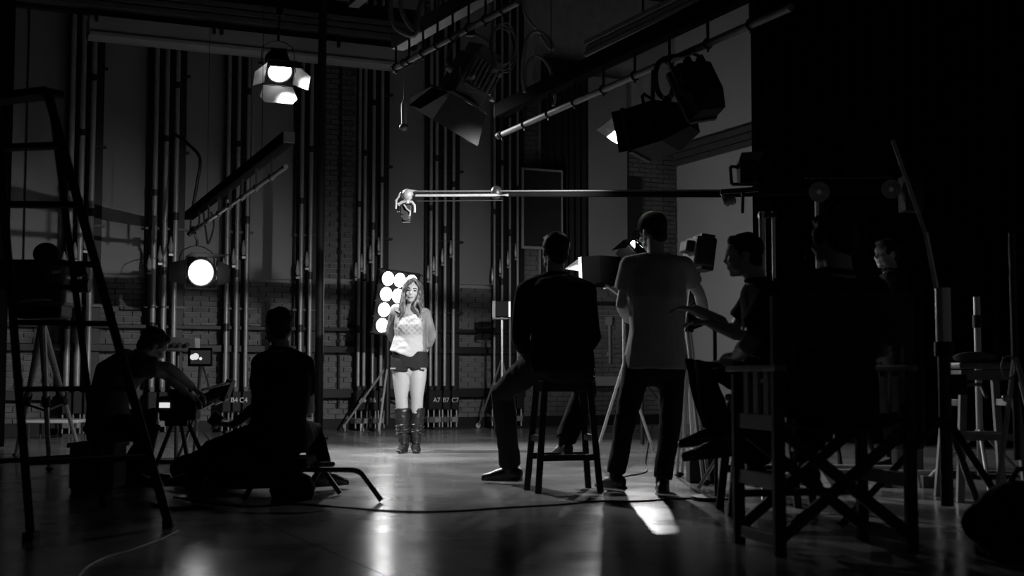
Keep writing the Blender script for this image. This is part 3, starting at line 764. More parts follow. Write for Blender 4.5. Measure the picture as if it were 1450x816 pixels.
# remote head
hd = MB().ell(at(577, 276, YJ), (.05, .05, .05)).build('head_mount', 'pipe_steel', t)
mb = MB(); mb.path([at(590, 271, YJ), at(580, 270, YJ), at(568, 273, YJ), at(561, 284, YJ), at(561, 296, YJ)], .010); mb.build('cable_loop', 'cable_grey', hd)
mb = MB(); mb.tube(at(577, 278, YJ), at(577, 288, YJ), .015); mb.path([at(564, 300, YJ), at(564, 290, YJ), at(570, 286, YJ), at(577, 285, YJ), at(583, 286, YJ), at(587, 291, YJ), at(587, 301, YJ)], .012)
mb.build('yoke', 'pipe_steel', hd)
mb = MB(); mb.box(at(575.5, 299, YJ), (.085, .1, .09)); mb.tube(at(575.5, 309, YJ)+V((0, -.02, 0)), at(575.5, 309, YJ)+V((0, -.09, 0)), .032, n=14); mb.box(at(575.5, 309, YJ), (.07, .09, .07)); mb.build('camera_body', 'dark_steel', hd, bevel=.004)
MB().path([at(572, 290, YJ-.06), at(576, 296, YJ-.07), at(581, 300, YJ-.06), at(580, 306, YJ-.06)], .007).build('cable', 'pipe_steel', hd)

# ---- lamp with wire yoke on twin chrome stand (right of profile man)
YL = 8.2
c = at(1058, 245, YL)
t = thing('stand_light', 'square lamp in an open wire yoke on tall chrome stand beside the drape', 'stage lamp', V((at(1078, 300, YL).x, YL, 0)))
MB().box(c, (.11, .14, .15)).build('housing', 'black_paint', t, bevel=.008)
MB().plate([at(1042, 240, YL), at(1050, 216, YL), at(1083, 214, YL), at(1072, 236, YL)], .006).build('barn_door', 'mid_paint', t, smooth=0)
fr = MB(); q = [at(1034, 236, YL), at(1036, 261, YL), at(1072, 261, YL), at(1072, 238, YL)]
for i in range(3): fr.bar(q[i], q[i+1], .018, .018, V((0, 1, 0)))
fr.bar(q[3], q[0], .018, .018, V((0, 1, 0))); fr.build('yoke', 'black_steel', t, smooth=0)
MB().bar(at(1020, 272, YL), at(1074, 268, YL), .03, .03).build('cross_arm', 'dark_steel', t, smooth=0)
MB().bar(at(1052, 268, YL), at(1051, 302, YL), .02, .02).build('handle', 'black_steel', t, smooth=0)
kn = MB(); kn.ell(at(1030, 285, YL), (.03, .03, .03)); kn.ell(at(1037, 284, YL), (.025, .025, .03)); kn.path([at(1022, 274, YL), at(1026, 288, YL), at(1032, 292, YL)], .008); kn.build('tilt_knob', 'pipe_steel', t)
a = at(1079, 300, YL); b = at(1095, 300, YL)
MB().tube(V((a.x, YL, .2)), a, .022, n=12).build('column', 'chrome', t)
MB().tube(V((b.x, YL, .2)), b, .012, n=10).build('column', 'chrome', t)
MB().bar(at(1074, 306, YL), at(1100, 304, YL), .04, .03).build('bracket', 'dark_steel', t, smooth=0)
for an in (0.3, 2.4, 4.5): MB().tube(V((a.x, YL, .7)), V((a.x+.5*math.cos(an), YL+.5*math.sin(an), .015)), .014, n=8).build('leg', 'chrome', t)

#PART2
# ================================================================== PEOPLE
def remesh(mb, voxel, smooth=4):
    me = bpy.data.meshes.new('tmp'); me.from_pydata([tuple(p) for p in mb.v], [], mb.f)
    bm = bmesh.new(); bm.from_mesh(me); bmesh.ops.recalc_face_normals(bm, faces=bm.faces); bm.to_mesh(me); bm.free()
    o = bpy.data.objects.new('tmp', me); COL.objects.link(o)
    r = o.modifiers.new('r', 'REMESH'); r.mode = 'VOXEL'; r.voxel_size = voxel; r.use_smooth_shade = True
    if smooth:
        s = o.modifiers.new('s', 'SMOOTH'); s.factor = .5; s.iterations = smooth
    dg = bpy.context.evaluated_depsgraph_get(); out = bpy.data.meshes.new_from_object(o.evaluated_get(dg))
    bpy.data.objects.remove(o); bpy.data.meshes.remove(me)
    return out
def part(mb, name, m, parent, voxel=.009, smooth=4, fold=0.0, fscale=9.0, stretch=.45):
    me = remesh(mb, voxel, smooth); me.name = name
    if fold:
        off = V((random.uniform(0, 50), random.uniform(0, 50), 0))
        nrm = [v_.normal.copy() for v_ in me.vertices]
        for v_, nn in zip(me.vertices, nrm):
            q = V((v_.co.x, v_.co.y, v_.co.z*stretch))*fscale+off
            v_.co += nn*(fold*(noise.noise(q)+.5*noise.noise(q*2.3)))
    me.transform(ROOT[parent.name].inverted()); me.materials.clear(); me.materials.append(MATS[m]); me.shade_smooth()
    o = bpy.data.objects.new(name, me); COL.objects.link(o); o.parent = parent; ROOT[o.name] = ROOT[parent.name]
    return o
def lerp(a, b, t): return V(a).lerp(V(b), t)
def head_frame(f, up):
    f = V(f).normalized(); x = f.cross(V(up)).normalized(); u = x.cross(f).normalized()
    return x, f, u        # x = person's right
def add_head(mb, c, f, up, k=1.0, fem=False):
    x, f, u = head_frame(f, up); R = Matrix((x, f, u)).transposed()
    P = lambda a, b, d: c+(x*a+f*b+u*d)*k
    E = lambda p, r: mb.ell(P(*p), tuple(q*k for q in r), R, n=16, m=10)
    E((0, -.012, .03), (.074, .095, .086)); E((0, .028, -.035), (.059 if not fem else .056, .064, .078)); E((0, .06, -.092), (.026, .024, .02))
    E((0, .055, .03), (.058, .035, .04)); E((0, .092, -.022), (.011, .02, .016)); E((0, .085, .002), (.008, .014, .026)); E((0, .083, -.058), (.024, .012, .012))
    for s in (-1, 1):
        E((s*.036, .066, -.025), (.022, .022, .022)); E((s*.076, -.012, -.01), (.010, .02, .032)); E((s*.045, .03, -.07), (.018, .035, .025))
def add_hand(mb, w_, d, nrm, k=1.0, curl=.5, left=False):
    """w_ wrist, d pointing to the fingers, nrm out of the back of the hand"""
    d = V(d).normalized(); nrm = (V(nrm)-d*V(nrm).dot(d)).normalized(); sd = d.cross(nrm)*(1 if left else -1)
    pc = w_+d*.085*k
    mb.loft([w_, w_+d*.03*k, pc], [(.024*k, .017*k), (.036*k, .016*k), (.042*k, .014*k)], side=sd, n=10, r1=True)
    for i, L in enumerate((.068, .076, .07, .055)):
        b = pc+sd*((.03-.02*i)*k)-d*.005*k; pts = [b]; dd = d; 
        for j in range(3):
            dd = (dd*math.cos(curl*(.4+.3*j))-nrm*math.sin(curl*(.4+.3*j))).normalized(); pts.append(pts[-1]+dd*(L*(.45-.07*j)*k))
        mb.loft(pts, [.0098*k, .0092*k, .0088*k, .008*k], side=sd, n=8, r0=True, r1=True)
    b = w_+d*.03*k+sd*.03*k; t1 = (d*.75+sd*.6-nrm*.25).normalized(); t2 = (d*.9+sd*.1-nrm*.4).normalized()
    mb.loft([b, b+t1*.04*k, b+t1*.04*k+t2*.03*k], [.013*k, .0115*k, .009*k], side=nrm, n=8, r0=True, r1=True)
def person(label, J, base, shirt='black_cloth', sleeve=.55, trousers='dark_cloth', hair='short', skin='skin', k=1.0, girth=1.0, shoes=True, hem=.02, fem=False, curl=.6, facevis=False, group=None, leg=1.0):
    t = thing('person', label, 'person', base, 0, group)
    J = {a: V(b) for a, b in J.items()}
    sS = (J['sr']-J['sl']).normalized(); sH = (J['hr']-J['hl']).normalized()
    pel = (J['hl']+J['hr'])/2; nk = J['neck']; ax = (nk-pel).normalized()
    bend = J.get('bend', V((0, 0, 0)))
    tp = [pel-ax*.07, pel, lerp(pel, nk, .27)+bend*.8, lerp(pel, nk, .58)+bend, lerp(pel, nk, .82)+bend*.4, lerp(pel, nk, .93), nk+ax*.01]
    ss = [sH, sH, sH.lerp(sS, .35), sH.lerp(sS, .75), sS, sS, sS]
    A = [.12, .16, .135, .155, .15, .105, .058]; B = [.09, .11, .098, .115, .095, .075, .056]
    if fem: A = [.12, .158, .112, .135, .13, .09, .046]; B = [.09, .105, .085, .105, .08, .06, .044]
    def tor(mb, inf, i0=0, i1=7, g=girth):
        mb.loft(tp[i0:i1], [((a*g+inf)*k, (b*g+inf)*k) for a, b in zip(A[i0:i1], B[i0:i1])], side=ss[i0:i1], n=20, r0=True)
    body = MB(); tor(body, 0)
    hd = J['head']; fc = J['face']; up = J.get('hup', V((0, 0, 1)))
    x, f, u = head_frame(fc, up)
    body.loft([nk-ax*.03, lerp(nk, hd, .5)-f*.005, hd-u*.03*k-f*.02*k], [.06*k*(.82 if fem else 1), .054*k*(.8 if fem else 1), .055*k*(.85 if fem else 1)], n=14, r1=True)
    add_head(body, hd, fc, up, k, fem)
    ar = .85 if fem else 1.0
    for s in 'lr':
        a, e, w_ = J['s'+s], J['e'+s], J['w'+s]
        body.loft([lerp(nk, a, .35)-ax*.03, a], [.07*k*ar, .058*k*ar], n=12, r0=True, r1=True)
        body.loft([a, lerp(a, e, .4), e, lerp(e, w_, .3), w_], [r*k*ar for r in (.052, .047, .037, .04, .027)], n=12, r0=True, r1=True)
        hdv = J.get('hd'+s, (w_-e)); add_hand(body, w_, hdv, J.get('hn'+s, V((0, 0, 1))), k*(.92 if fem else 1.0), curl, s == 'l')
        h, kn, an = J['h'+s], J['k'+s], J['a'+s]
        lr = .9
        cal = lerp(kn, an, .3)
        body.loft([h, lerp(h, kn, .45), kn, cal, lerp(kn, an, .65), an], [r*k*lr for r in ((.104, .096, .068, .066, .05, .036) if fem else (.092, .078, .056, .058, .046, .036))], n=14, r0=True, r1=True)
        td = J.get('t'+s, V((0, 1, 0))).normalized()
        body.loft([an-td*.03*k+V((0, 0, -.03*k)), an+td*.06*k+V((0, 0, -.045*k)), an+td*.15*k+V((0, 0, -.06*k))], [(.032*k, .03*k), (.036*k, .028*k), (.036*k, .014*k)], side=td.cross(V((0, 0, 1))), n=12, r0=True, r1=True)
    part(body, 'body', skin, t, .0085, 3)
    if shirt:
        sh = MB(); off = hem
        p0 = tp[0]-ax*off
        pts = [p0]+tp[1:6]+[nk-ax*.012]; aa = [A[1]]+A[1:6]+[A[6]]; bb = [B[1]]+B[1:6]+[B[6]]
        sh.loft(pts, [((a*girth+.024)*k, (b*girth+.026)*k) for a, b in zip(aa, bb)], side=ss, n=24)
        for s in 'lr':
            a, e, w_ = J['s'+s], J['e'+s], J['w'+s]
            sh.loft([lerp(nk, a, .4)-ax*.035, a], [.088*k*ar, .076*k*ar], n=14, r0=True, r1=True)
            if sleeve <= 1: q = [a, lerp(a, e, sleeve*.5), lerp(a, e, sleeve)]; rr = [.073, .070, .068]
            else:
                q = [a, lerp(a, e, .5), e, lerp(e, w_, (sleeve-1)*.5), lerp(e, w_, sleeve-1)]; rr = [.073, .066, .058, .055, .047]
            sh.loft(q, [r*k*ar for r in rr], n=14, r0=True)
        part(sh, 'shirt', shirt, t, .010, 3, fold=.007)
        cl = MB(); cl.torus(nk+ax*.012*k, .066*k, .013*k, ax, n=18); cl.build('collar', shirt, t)
    if trousers:
        tr = MB(); tr.loft([tp[0]+ax*(.0 if leg < 1 else .015), tp[1], lerp(tp[1], tp[2], .5)], [((A[0]*girth+.03)*k, (B[0]*girth+.025)*k), ((A[1]*girth+.014)*k, (B[1]*girth+.016)*k), ((A[2]*girth+.022)*k, (B[2]*girth+.016)*k)], side=sH, n=20, r0=True)
        for s in 'lr':
            h, kn, an = J['h'+s], J['k'+s], J['a'+s]
            tr.loft([h, lerp(h, kn, .45), kn, lerp(kn, an, .5), lerp(kn, an, .97)], [r*k*leg*girth**.5 for r in (.104, .092, .076, .07, .066)], n=16, r0=True)
        part(tr, 'trousers', trousers, t, .011, 3, fold=.007, fscale=11, stretch=.7)
    if shoes:
        for s in 'lr':
            an = J['a'+s]; td = J.get('t'+s, V((0, 1, 0))).normalized(); sd = td.cross(V((0, 0, 1))); z = V((0, 0, 1)); q = an-z*.045*k
            sm = MB()
            sm.loft([q-td*.06*k, q-td*.01*k, q+td*.07*k-z*.008*k, q+td*.14*k-z*.022*k, q+td*.185*k-z*.026*k], [(.034*k, .044*k), (.041*k, .05*k), (.046*k, .043*k), (.049*k, .03*k), (.036*k, .022*k)], side=sd, n=14, r0=True, r1=True)
            sm.loft([an-z*.03*k, an+z*.045*k], [.045*k, .045*k], n=12)
            sm.bar(q-td*.085*k-z*.042*k, q+td*.2*k-z*.044*k, .075*k, .018*k)
            part(sm, 'shoe', 'leather', t, .009, 3)
    R = Matrix((x, f, u)).transposed(); P = lambda a, b, d: hd+(x*a+f*b+u*d)*k
    hm = MB()
    if hair in ('short', 'cap'):
        hm.ell(P(0, -.022, .036), (.083*k, .096*k, .09*k), R, n=18, m=12); hm.ell(P(0, -.055, -.03), (.066*k, .05*k, .055*k), R)
        hm.ell(P(0, .045, .085), (.06*k, .035*k, .03*k), R)
        ho = part(hm, 'hair', 'hair', t, .008, 2, fold=.005, fscale=40, stretch=1)
    if hair == 'cap':
        cm = MB(); cm.ell(P(0, -.012, .055), (.090*k, .107*k, .088*k), R, n=18, m=12); cm.loft([P(0, .07, .04), P(0, .13, .035), P(0, .175, .026)], [(.075*k, .012*k), (.068*k, .008*k), (.045*k, .007*k)], side=x, n=14, r1=True)
        part(cm, 'cap', 'black_cloth', t, .008, 2)
    if facevis:
        for s in (-1, 1):
            MB().ell(P(s*.031, .081, .004), (.014*k, .008*k, .0065*k), R).build('eye', 'eye_dark', t)
            bw = MB(); bw.loft([P(s*.016, .089, .024), P(s*.032, .088, .029), P(s*.05, .076, .023)], [.004*k, .004*k, .002*k], side=u, n=6); bw.build('eyebrow', 'hair', t)
        lp = MB(); lp.ell(P(0, .0935, -.058), (.021*k, .007*k, .007*k), R); lp.build('lips', 'lips', t)
    return t, J, P, R, (x, f, u)
Z = V((0, 0, 1))

# ---------------------------------------------------------------- the woman under the lights
YW = 12.6
def w3(px, py, dy=0.0): return at(px, py, YW+dy)
base = ground(580, 641)
J = dict(hl=w3(591.5, 514), hr=w3(568.5, 514), neck=w3(581.5, 434.5), head=w3(584, 412, -.03), face=V((-.03, -1, -.07)), hup=V((.08, 0, 1)),
         sl=w3(601.5, 444), sr=w3(560.5, 443), el=w3(611.5, 475, .10), er=w3(553, 470, .13), wl=w3(603, 497, .20), wr=w3(567, 498, .22),
         hdl=V((-.6, .2, -.75)), hdr=V((.6, .2, -.75)), hnl=V((.2, 1, .1)), hnr=V((-.2, 1, .1)),
         kl=w3(590.5, 563, -.03), kr=w3(568.5, 564, -.02), al=w3(589, 628, .02), ar=w3(572.5, 628, .02), tl=V((.15, -1, 0)), tr=V((-.15, -1, 0)), bend=V((0, -.02, 0)))
t, J, P, R, fr = person('young woman in white lace top, dark shorts and black boots facing the lamps', J, base, shirt=None, trousers=None, hair=None, skin='skin_w', shoes=False, fem=True, facevis=True, curl=.7, k=1.0)
# lace top
mb = MB(); sX = V((1, 0, 0))
mb.loft([w3(574.5, 504), w3(578, 494), w3(580, 478), w3(581, 463, -.01), w3(581.5, 452, -.015), w3(582, 447, -.01)], [(.168, .142), (.165, .136), (.148, .118), (.155, .138), (.135, .118), (.10, .085)], side=sX, n=24)
for s, q in ((1, 594), (-1, 569)):
    mb.loft([w3(q, 452, -.07), w3(q+s*1.5, 441, -.04), w3(q+s*1, 437.5, .02)], [(.03, .03), (.022, .022), (.02, .02)], n=10, r0=True, r1=True)
    mb.ell(w3(581.5+s*9.0, 461, -.10), (.062, .05, .058))
part(mb, 'lace_top', 'lace_top', t, .009, 3, fold=.007, fscale=13, stretch=1.6)
# shorts
mb = MB(); mb.loft([w3(580.5, 521), w3(580.5, 510), w3(580.5, 498)], [(.175, .125), (.182, .135), (.168, .125)], side=sX, n=22)
for q, yb in ((568, 526), (592, 523.5)):
    mb.loft([w3(q+(2 if q < 580 else -2), 510), w3(q, yb)], [(.10, .122), (.103, .122)], side=sX, n=18)
sho = part(mb, 'shorts', 'dark_cloth', t, .009, 3, fold=.005, fscale=14)
for q in (556.5, 599.5):
    MB().box(w3(q, 522, -.112), (.05, .02, .016)).build('frayed_patch', 'shirt_cloth', sho)
# jacket
mb = MB()
for s, S_, E_, W_ in ((1, 'sl', 'el', 'wl'), (-1, 'sr', 'er', 'wr')):
    a, e, w_ = J[S_], J[E_], J[W_]
    mb.loft([lerp(J['neck'], a, .35)+V((0, .02, -.02)), a], [.06, .055], n=14, r0=True, r1=True)
    mb.loft([a, lerp(a, e, .5), e, lerp(e, w_, .35), lerp(e, w_, .62)], [.058, .056, .053, .05, .048], n=14, r0=True)
    cx = 581.5+s*18
    mb.loft([w3(cx-s*1, 444, .01), w3(cx+s*.5, 458, .015), w3(cx+s*0, 475, .03), w3(cx+s*1, 492, .05), w3(cx+s*1, 503, .05)], [(.04, .075), (.03, .11), (.026, .10), (.026, .11), (.022, .11)], side=sX, n=16)
mb.loft([w3(581.5, 442, .09), w3(581.5, 470, .1), w3(581.5, 503, .12)], [(.15, .04), (.15, .04), (.16, .035)], side=sX, n=16)
jk = part(mb, 'jacket', 'jacket', t, .0095, 3, fold=.008, fscale=12, stretch=.7)
for s, q in ((1, 600), (-1, 563)):
    MB().plate([w3(q-s*5, 437, -.075), w3(q+s*3, 436, -.05), w3(q+s*5, 440, -.06), w3(q-s*3, 444, -.095)], .012).build('lapel', 'jacket', jk, bevel=.004)
# boots: tall shafts, slouched ankle straps, glossy foot
for q, sg, nm in ((569.5, -1, 'ar'), (591, 1, 'al')):
    mb = MB(); fx = 572.5 if sg < 0 else 588.5
    mb.loft([w3(q, 578), w3(q+.2, 586), w3(lerp((q, 0, 0), (fx, 0, 0), .4).x, 604), w3(lerp((q, 0, 0), (fx, 0, 0), .7).x, 616), w3(fx, 627, .02)], [(.074, .078), (.072, .076), (.064, .07), (.060, .062), (.052, .058)], side=sX, n=18)
    an = w3(fx, 630, .02); td = V((sg*.12, -1, 0)).normalized()
    mb.loft([an+td*-.05+Z*-.015, an+td*.03-Z*.02, an+td*.1-Z*.035, an+td*.17-Z*.05, an+td*.2-Z*.055], [(.036, .045), (.043, .05), (.046, .036), (.042, .025), (.024, .017)], side=td.cross(Z), n=14, r0=True, r1=True)
    mb.loft([an+td*-.04-Z*.02, V((an.x, an.y, 0))+td*-.04+Z*.002], [(.034, .034), (.028, .028)], n=10)
    bo = part(mb, 'boot', 'leather', t, .008, 2, fold=.006, fscale=18, stretch=1.8)
    for i, yy in enumerate((603, 608, 613)):
        c = w3(lerp((q, 0, 0), (fx, 0, 0), .5+.12*i).x, yy, .0)
        MB().torus(c, .070, .010, V((.1*sg, .12*(-1)**i, 1)), n=18).build('strap', 'leather', bo)
        MB().box(c+V((sg*.045, -.066, 0)), (.02, .012, .022)).build('buckle', 'dark_steel', bo, smooth=0)
# hair: crown cap plus long wavy locks
x, f, u = fr
hm = MB(); hm.ell(P(0, -.026, .038), (.082, .092, .088), R, n=18, m=12)
random.seed(11)
def lock(a0, r0, zt, length, wob, rad, front):
    pts = []; rr = []
    for i in range(11):
        q = i/10
        out = .076+.014*math.sin(q*2.2)+.012*q
        ang = a0+wob*.28*math.sin(q*9+a0*3)
        X_ = math.cos(ang)*out*(1+.22*q); Y_ = math.sin(ang)*out*(1.0+.1*q)-.012
        if front: Y_ += .035*q
        zz = zt-length*q
        pts.append(P(X_, Y_, zz)); rr.append((rad*(1.15-.75*q**2.2), rad*.72*(1.15-.75*q**2.2)))
    hm.loft(pts, rr, side=x, n=8, r0=True, r1=True)
for i in range(12): lock(math.radians(180+i*180/11), 0, .04+random.uniform(-.01, .02), random.uniform(.3, .38), random.uniform(.4, 1), random.uniform(.018, .025), False)
for sg in (0, 180):
    for j, an in enumerate((4, 20, 36, 50)):
        lock(math.radians(an if sg == 0 else 180-an), 0, .06, random.uniform(.34, .42), random.uniform(.5, 1.2), .0165, True)
# swept fringe over the forehead from a side parting
for j in range(4):
    hm.loft([P(-.015, .055, .125-.004*j), P(.03, .088, .098-.012*j), P(.066, .078, .05-.012*j), P(.083, .045, -.02)], [.012, .014, .013, .012], side=u, n=8, r0=True, r1=True)
hm.loft([P(-.012, .055, .125), P(-.045, .08, .09), P(-.075, .05, .03), P(-.085, .03, -.03)], [.012, .014, .013, .012], side=u, n=8, r0=True, r1=True)
part(hm, 'hair', 'hair_w', t, .0065, 1, fold=.006, fscale=45, stretch=.3)

# ---------------------------------------------------------------- bar stools
def stool(label, P4, zt, seat, mat_='dark_wood', rung=(.22, .34)):
    """P4 = four floor points in order around; splayed legs"""
    c = sum((V(p) for p in P4), V((0, 0, 0)))/4; t = thing('bar_stool', label, 'stool', c)
    T4 = [c+(V(p)-c)*.72+Z*zt for p in P4]
    for p, q in zip(P4, T4): MB().bar(V(p), q-Z*.03, .042, .042, V((0, 1, 0))).build('leg', mat_, t, smooth=0, bevel=.004)
    for i in range(4):
        r = rung[i % 2]; a = lerp(P4[i], T4[i], r/zt); b = lerp(P4[(i+1) % 4], T4[(i+1) % 4], r/zt)
        MB().bar(a, b, .028, .04).build('rung', mat_, t, smooth=0, bevel=.003)
        MB().bar(lerp(P4[i], T4[i], .93), lerp(P4[(i+1) % 4], T4[(i+1) % 4], .93), .022, .06).build('apron', mat_, t, smooth=0)
    d = (T4[1]-T4[0]).normalized(); e = (T4[3]-T4[0]).normalized()
    sp = [T4[0]-(d+e)*.03, T4[1]+(d-e)*.03, T4[2]+(d+e)*.03, T4[3]+(e-d)*.03]
    MB().plate([p-Z*.0 for p in sp], .04, Z).build('seat', mat_, t, smooth=0, bevel=.012)
    return t, c
st4 = [ground(762, 699), ground(850, 697), ground(833, 691), ground(746, 694)]
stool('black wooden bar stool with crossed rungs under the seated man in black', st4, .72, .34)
# ---------------------------------------------------------------- man on the stool, from behind
Ym = 8.33
def m3(px, py, dy=0.0): return at(px, py, Ym+dy)
J = dict(hl=V((m3(775, 0).x, Ym, .87)), hr=V((m3(812, 0).x, Ym, .87)), neck=m3(786, 391, .02), head=m3(786, 357, .04), face=V((-.35, .93, -.05)),
         sl=m3(746, 414, .02), sr=m3(828, 414, .02), el=m3(737, 478, .05), er=m3(838, 478, .05), wl=m3(748, 524, .30), wr=m3(815, 522, .32), hdl=V((.4, .7, -.25)), hdr=V((-.4, .8, -.25)),
         kl=at(712, 555, 8.72), kr=at(828, 556, 8.75), al=at(722, 661, 9.0), ar=at(800, 626, 8.62), tl=V((-.9, .45, 0)), tr=V((-.3, 1, -.1)), bend=V((0, -.05, 0)))
person('broad man in black shirt seated on a bar stool, seen from behind', J, V((m3(790, 0).x, Ym, 0)), shirt='black_cloth', sleeve=1.35, trousers='dark_cloth', girth=1.12, hem=.03, k=1.04)
# ---------------------------------------------------------------- standing man in pale shirt and cap
Yn = 8.6
def n3(px, py, dy=0.0): return at(px, py, Yn+dy)
J = dict(hl=n3(905, 506), hr=n3(952, 506), neck=n3(930, 364, .02), head=n3(924, 330, .08), face=V((-.55, .8, -.22)),
         sl=n3(893, 377, 0), sr=n3(966, 378, .02), el=n3(880, 432, .05), er=n3(990, 415, .16), wl=n3(888, 452, .34), wr=n3(1000, 452, .42), hdl=V((.2, .9, .1)), hdr=V((-.1, .9, .15)),
         kl=n3(886, 596, .03), kr=n3(949, 600, .0), al=at(872, 672, 8.68), ar=at(938, 680, 8.52), tl=V((-.5, .85, 0)), tr=V((.1, 1, 0)), bend=V((0, -.03, 0)))
person('standing man in pale short-sleeved shirt and dark cap, seen from behind', J, V((n3(905, 0).x, Yn, 0)), shirt='shirt_cloth', sleeve=.62, trousers='dark_cloth', hair='cap', girth=1.1, hem=.01, k=1.03, leg=.88)
# ---------------------------------------------------------------- profile man seated
Yp = 7.2
def p3(px, py, dy=0.0): return at(px, py, Yp+dy)
sx0 = p3(1075, 0).x
J = dict(hl=V((sx0-.02, Yp+.12, .74)), hr=V((sx0+.02, Yp-.12, .74)), neck=p3(1074, 400), head=p3(1052, 362, .0), face=V((-1, .12, -.08)), hup=V((.08, 0, 1)),
         sl=p3(1068, 422, .2), sr=p3(1086, 424, -.16), el=p3(1038, 466, .26), er=p3(1058, 478, -.16), wl=p3(985, 438, .18), wr=p3(1006, 458, -.05), hdl=V((-1, .1, .1)), hdr=V((-1, .25, .12)),
         kl=p3(985, 520, .18), kr=p3(998, 522, -.1), al=at(1012, 605, 7.4), ar=at(1020, 622, 7.0), tl=V((-1, .2, -.1)), tr=V((-1, .1, -.1)), bend=V((.05, 0, 0)))
person('seated man in dark short-sleeved shirt in profile, arm stretched toward the camera operator', J, V((sx0, Yp, 0)), shirt='black_cloth', sleeve=.7, trousers='black_cloth', girth=1.05, k=1.02)
q = [V((sx0+a, Yp+b, 0)) for a, b in ((-.22, -.2), (.22, -.2), (.22, .2), (-.22, .2))]
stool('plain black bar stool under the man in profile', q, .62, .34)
# ---------------------------------------------------------------- tall director's chair
RL, FL = V((1.105, 5.45, 0)), V((1.01, 5.87, 0)); dep = FL-RL; wid = V((dep.y, -dep.x, 0)).normalized()*.60
RR, FR = RL+wid, FL+wid
t = thing('directors_chair', 'tall folding wooden chair with canvas back holding the person near the drape', 'chair', (RL+RR+FL+FR)/4)
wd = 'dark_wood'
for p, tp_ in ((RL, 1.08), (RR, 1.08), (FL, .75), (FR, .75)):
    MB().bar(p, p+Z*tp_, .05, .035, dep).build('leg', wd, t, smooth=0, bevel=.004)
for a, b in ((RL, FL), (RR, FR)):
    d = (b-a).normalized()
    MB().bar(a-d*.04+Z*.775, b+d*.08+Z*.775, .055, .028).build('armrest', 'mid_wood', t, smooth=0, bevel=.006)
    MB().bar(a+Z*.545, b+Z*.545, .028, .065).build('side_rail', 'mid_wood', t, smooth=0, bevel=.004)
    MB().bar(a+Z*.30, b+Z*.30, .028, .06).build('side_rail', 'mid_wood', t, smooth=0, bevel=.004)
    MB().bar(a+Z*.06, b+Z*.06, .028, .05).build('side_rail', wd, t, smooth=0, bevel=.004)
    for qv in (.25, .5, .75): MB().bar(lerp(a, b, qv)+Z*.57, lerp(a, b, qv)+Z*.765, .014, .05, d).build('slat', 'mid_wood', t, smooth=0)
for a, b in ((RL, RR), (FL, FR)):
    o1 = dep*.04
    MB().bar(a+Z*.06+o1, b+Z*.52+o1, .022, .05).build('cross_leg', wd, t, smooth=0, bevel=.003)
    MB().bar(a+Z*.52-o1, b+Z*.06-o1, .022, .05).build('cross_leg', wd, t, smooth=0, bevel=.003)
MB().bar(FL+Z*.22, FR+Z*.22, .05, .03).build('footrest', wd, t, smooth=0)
def sag(a, b, z0, z1, sg, dirv, name, m):
    mb = MB(); n = 12; vs_ = []; fs = []
    for k_ in (0, 1):
        for i in range(n+1):
            for z in (z0, z1):
                p = lerp(a, b, i/n); s_ = math.sin(math.pi*i/n)*sg; vs_.append(V((p.x, p.y, z))+dirv*s_+dirv.normalized()*(.006*k_))
    m_ = 2*(n+1)
    for i in range(n):
        a_ = 2*i; fs += [(a_, a_+2, a_+3, a_+1), (m_+a_, m_+a_+1, m_+a_+3, m_+a_+2), (a_, m_+a_, m_+a_+2, a_+2), (a_+1, a_+3, m_+a_+3, m_+a_+1)]
    fs += [(0, 1, m_+1, m_), (2*n, m_+2*n, m_+2*n+1, 2*n+1)]
    return mb.add(vs_, fs).build(name, m, t)
sag(RL-dep.normalized()*.02, RR-dep.normalized()*.02, .87, 1.10, .05, -dep.normalized()*1.0, 'back_canvas', 'canvas')
mb = MB(); n = 10
vs_ = []; 
for i in range(n+1):
    for e in (0, 1):
        p = lerp(lerp(RL, RR, i/n), lerp(FL, FR, i/n), e); vs_.append(p+Z*(.56-.05*math.sin(math.pi*i/n)))
vs2 = [v_-Z*.006 for v_ in vs_]; m_ = len(vs_); fs = []
for i in range(n):
    a_ = 2*i; fs += [(a_, a_+1, a_+3, a_+2), (m_+a_, m_+a_+2, m_+a_+3, m_+a_+1), (a_, a_+2, m_+a_+2, m_+a_), (a_+1, m_+a_+1, m_+a_+3, a_+3)]
MB().add(vs_+vs2, fs).build('seat_canvas', 'canvas', t)
# ---------------------------------------------------------------- person in that chair
ce = (RL+RR+FL+FR)/4; fw = dep.normalized(); rt = wid.normalized()
def c3(r, f_, z): return V((ce.x, ce.y, 0))+rt*r+fw*f_+Z*z
J = dict(hl=c3(-.1, -.08, .67), hr=c3(.1, -.08, .67), neck=c3(.03, -.14, 1.18), head=c3(.03, -.08, 1.335), face=fw*.9-rt*.3-Z*.08,
         sl=c3(-.21, -.12, 1.1), sr=c3(.19, -.12, 1.1), el=c3(-.335, .02, .87), er=c3(.33, .05, .86), wl=c3(-.27, .28, .835), wr=c3(.28, .30, .835), hdl=fw, hdr=fw,
         kl=c3(-.14, .38, .64), kr=c3(.14, .38, .64), al=c3(-.13, .42, .33), ar=c3(.13, .42, .33), tl=fw, tr=fw, bend=-fw*.02)
t2, J2, P2, R2, fr2 = person('person in dark shirt and headset sitting in the tall folding chair', J, c3(0, 0, 0), shirt='dark_cloth', sleeve=.75, trousers='black_cloth', girth=1.08, k=1.05)
x, f, u = fr2
mb = MB(); mb.path([P2(-.098*math.cos(a), -.02, .03+.115*math.sin(a)) for a in np.linspace(0, math.pi, 13)], .008)
mb.ell(P2(-.098, -.02, .0), (.03, .035, .04)); mb.ell(P2(.098, -.02, .0), (.03, .035, .04)); mb.path([P2(-.1, -.01, -.01), P2(-.105, .05, -.05), P2(-.07, .1, -.07)], .005)
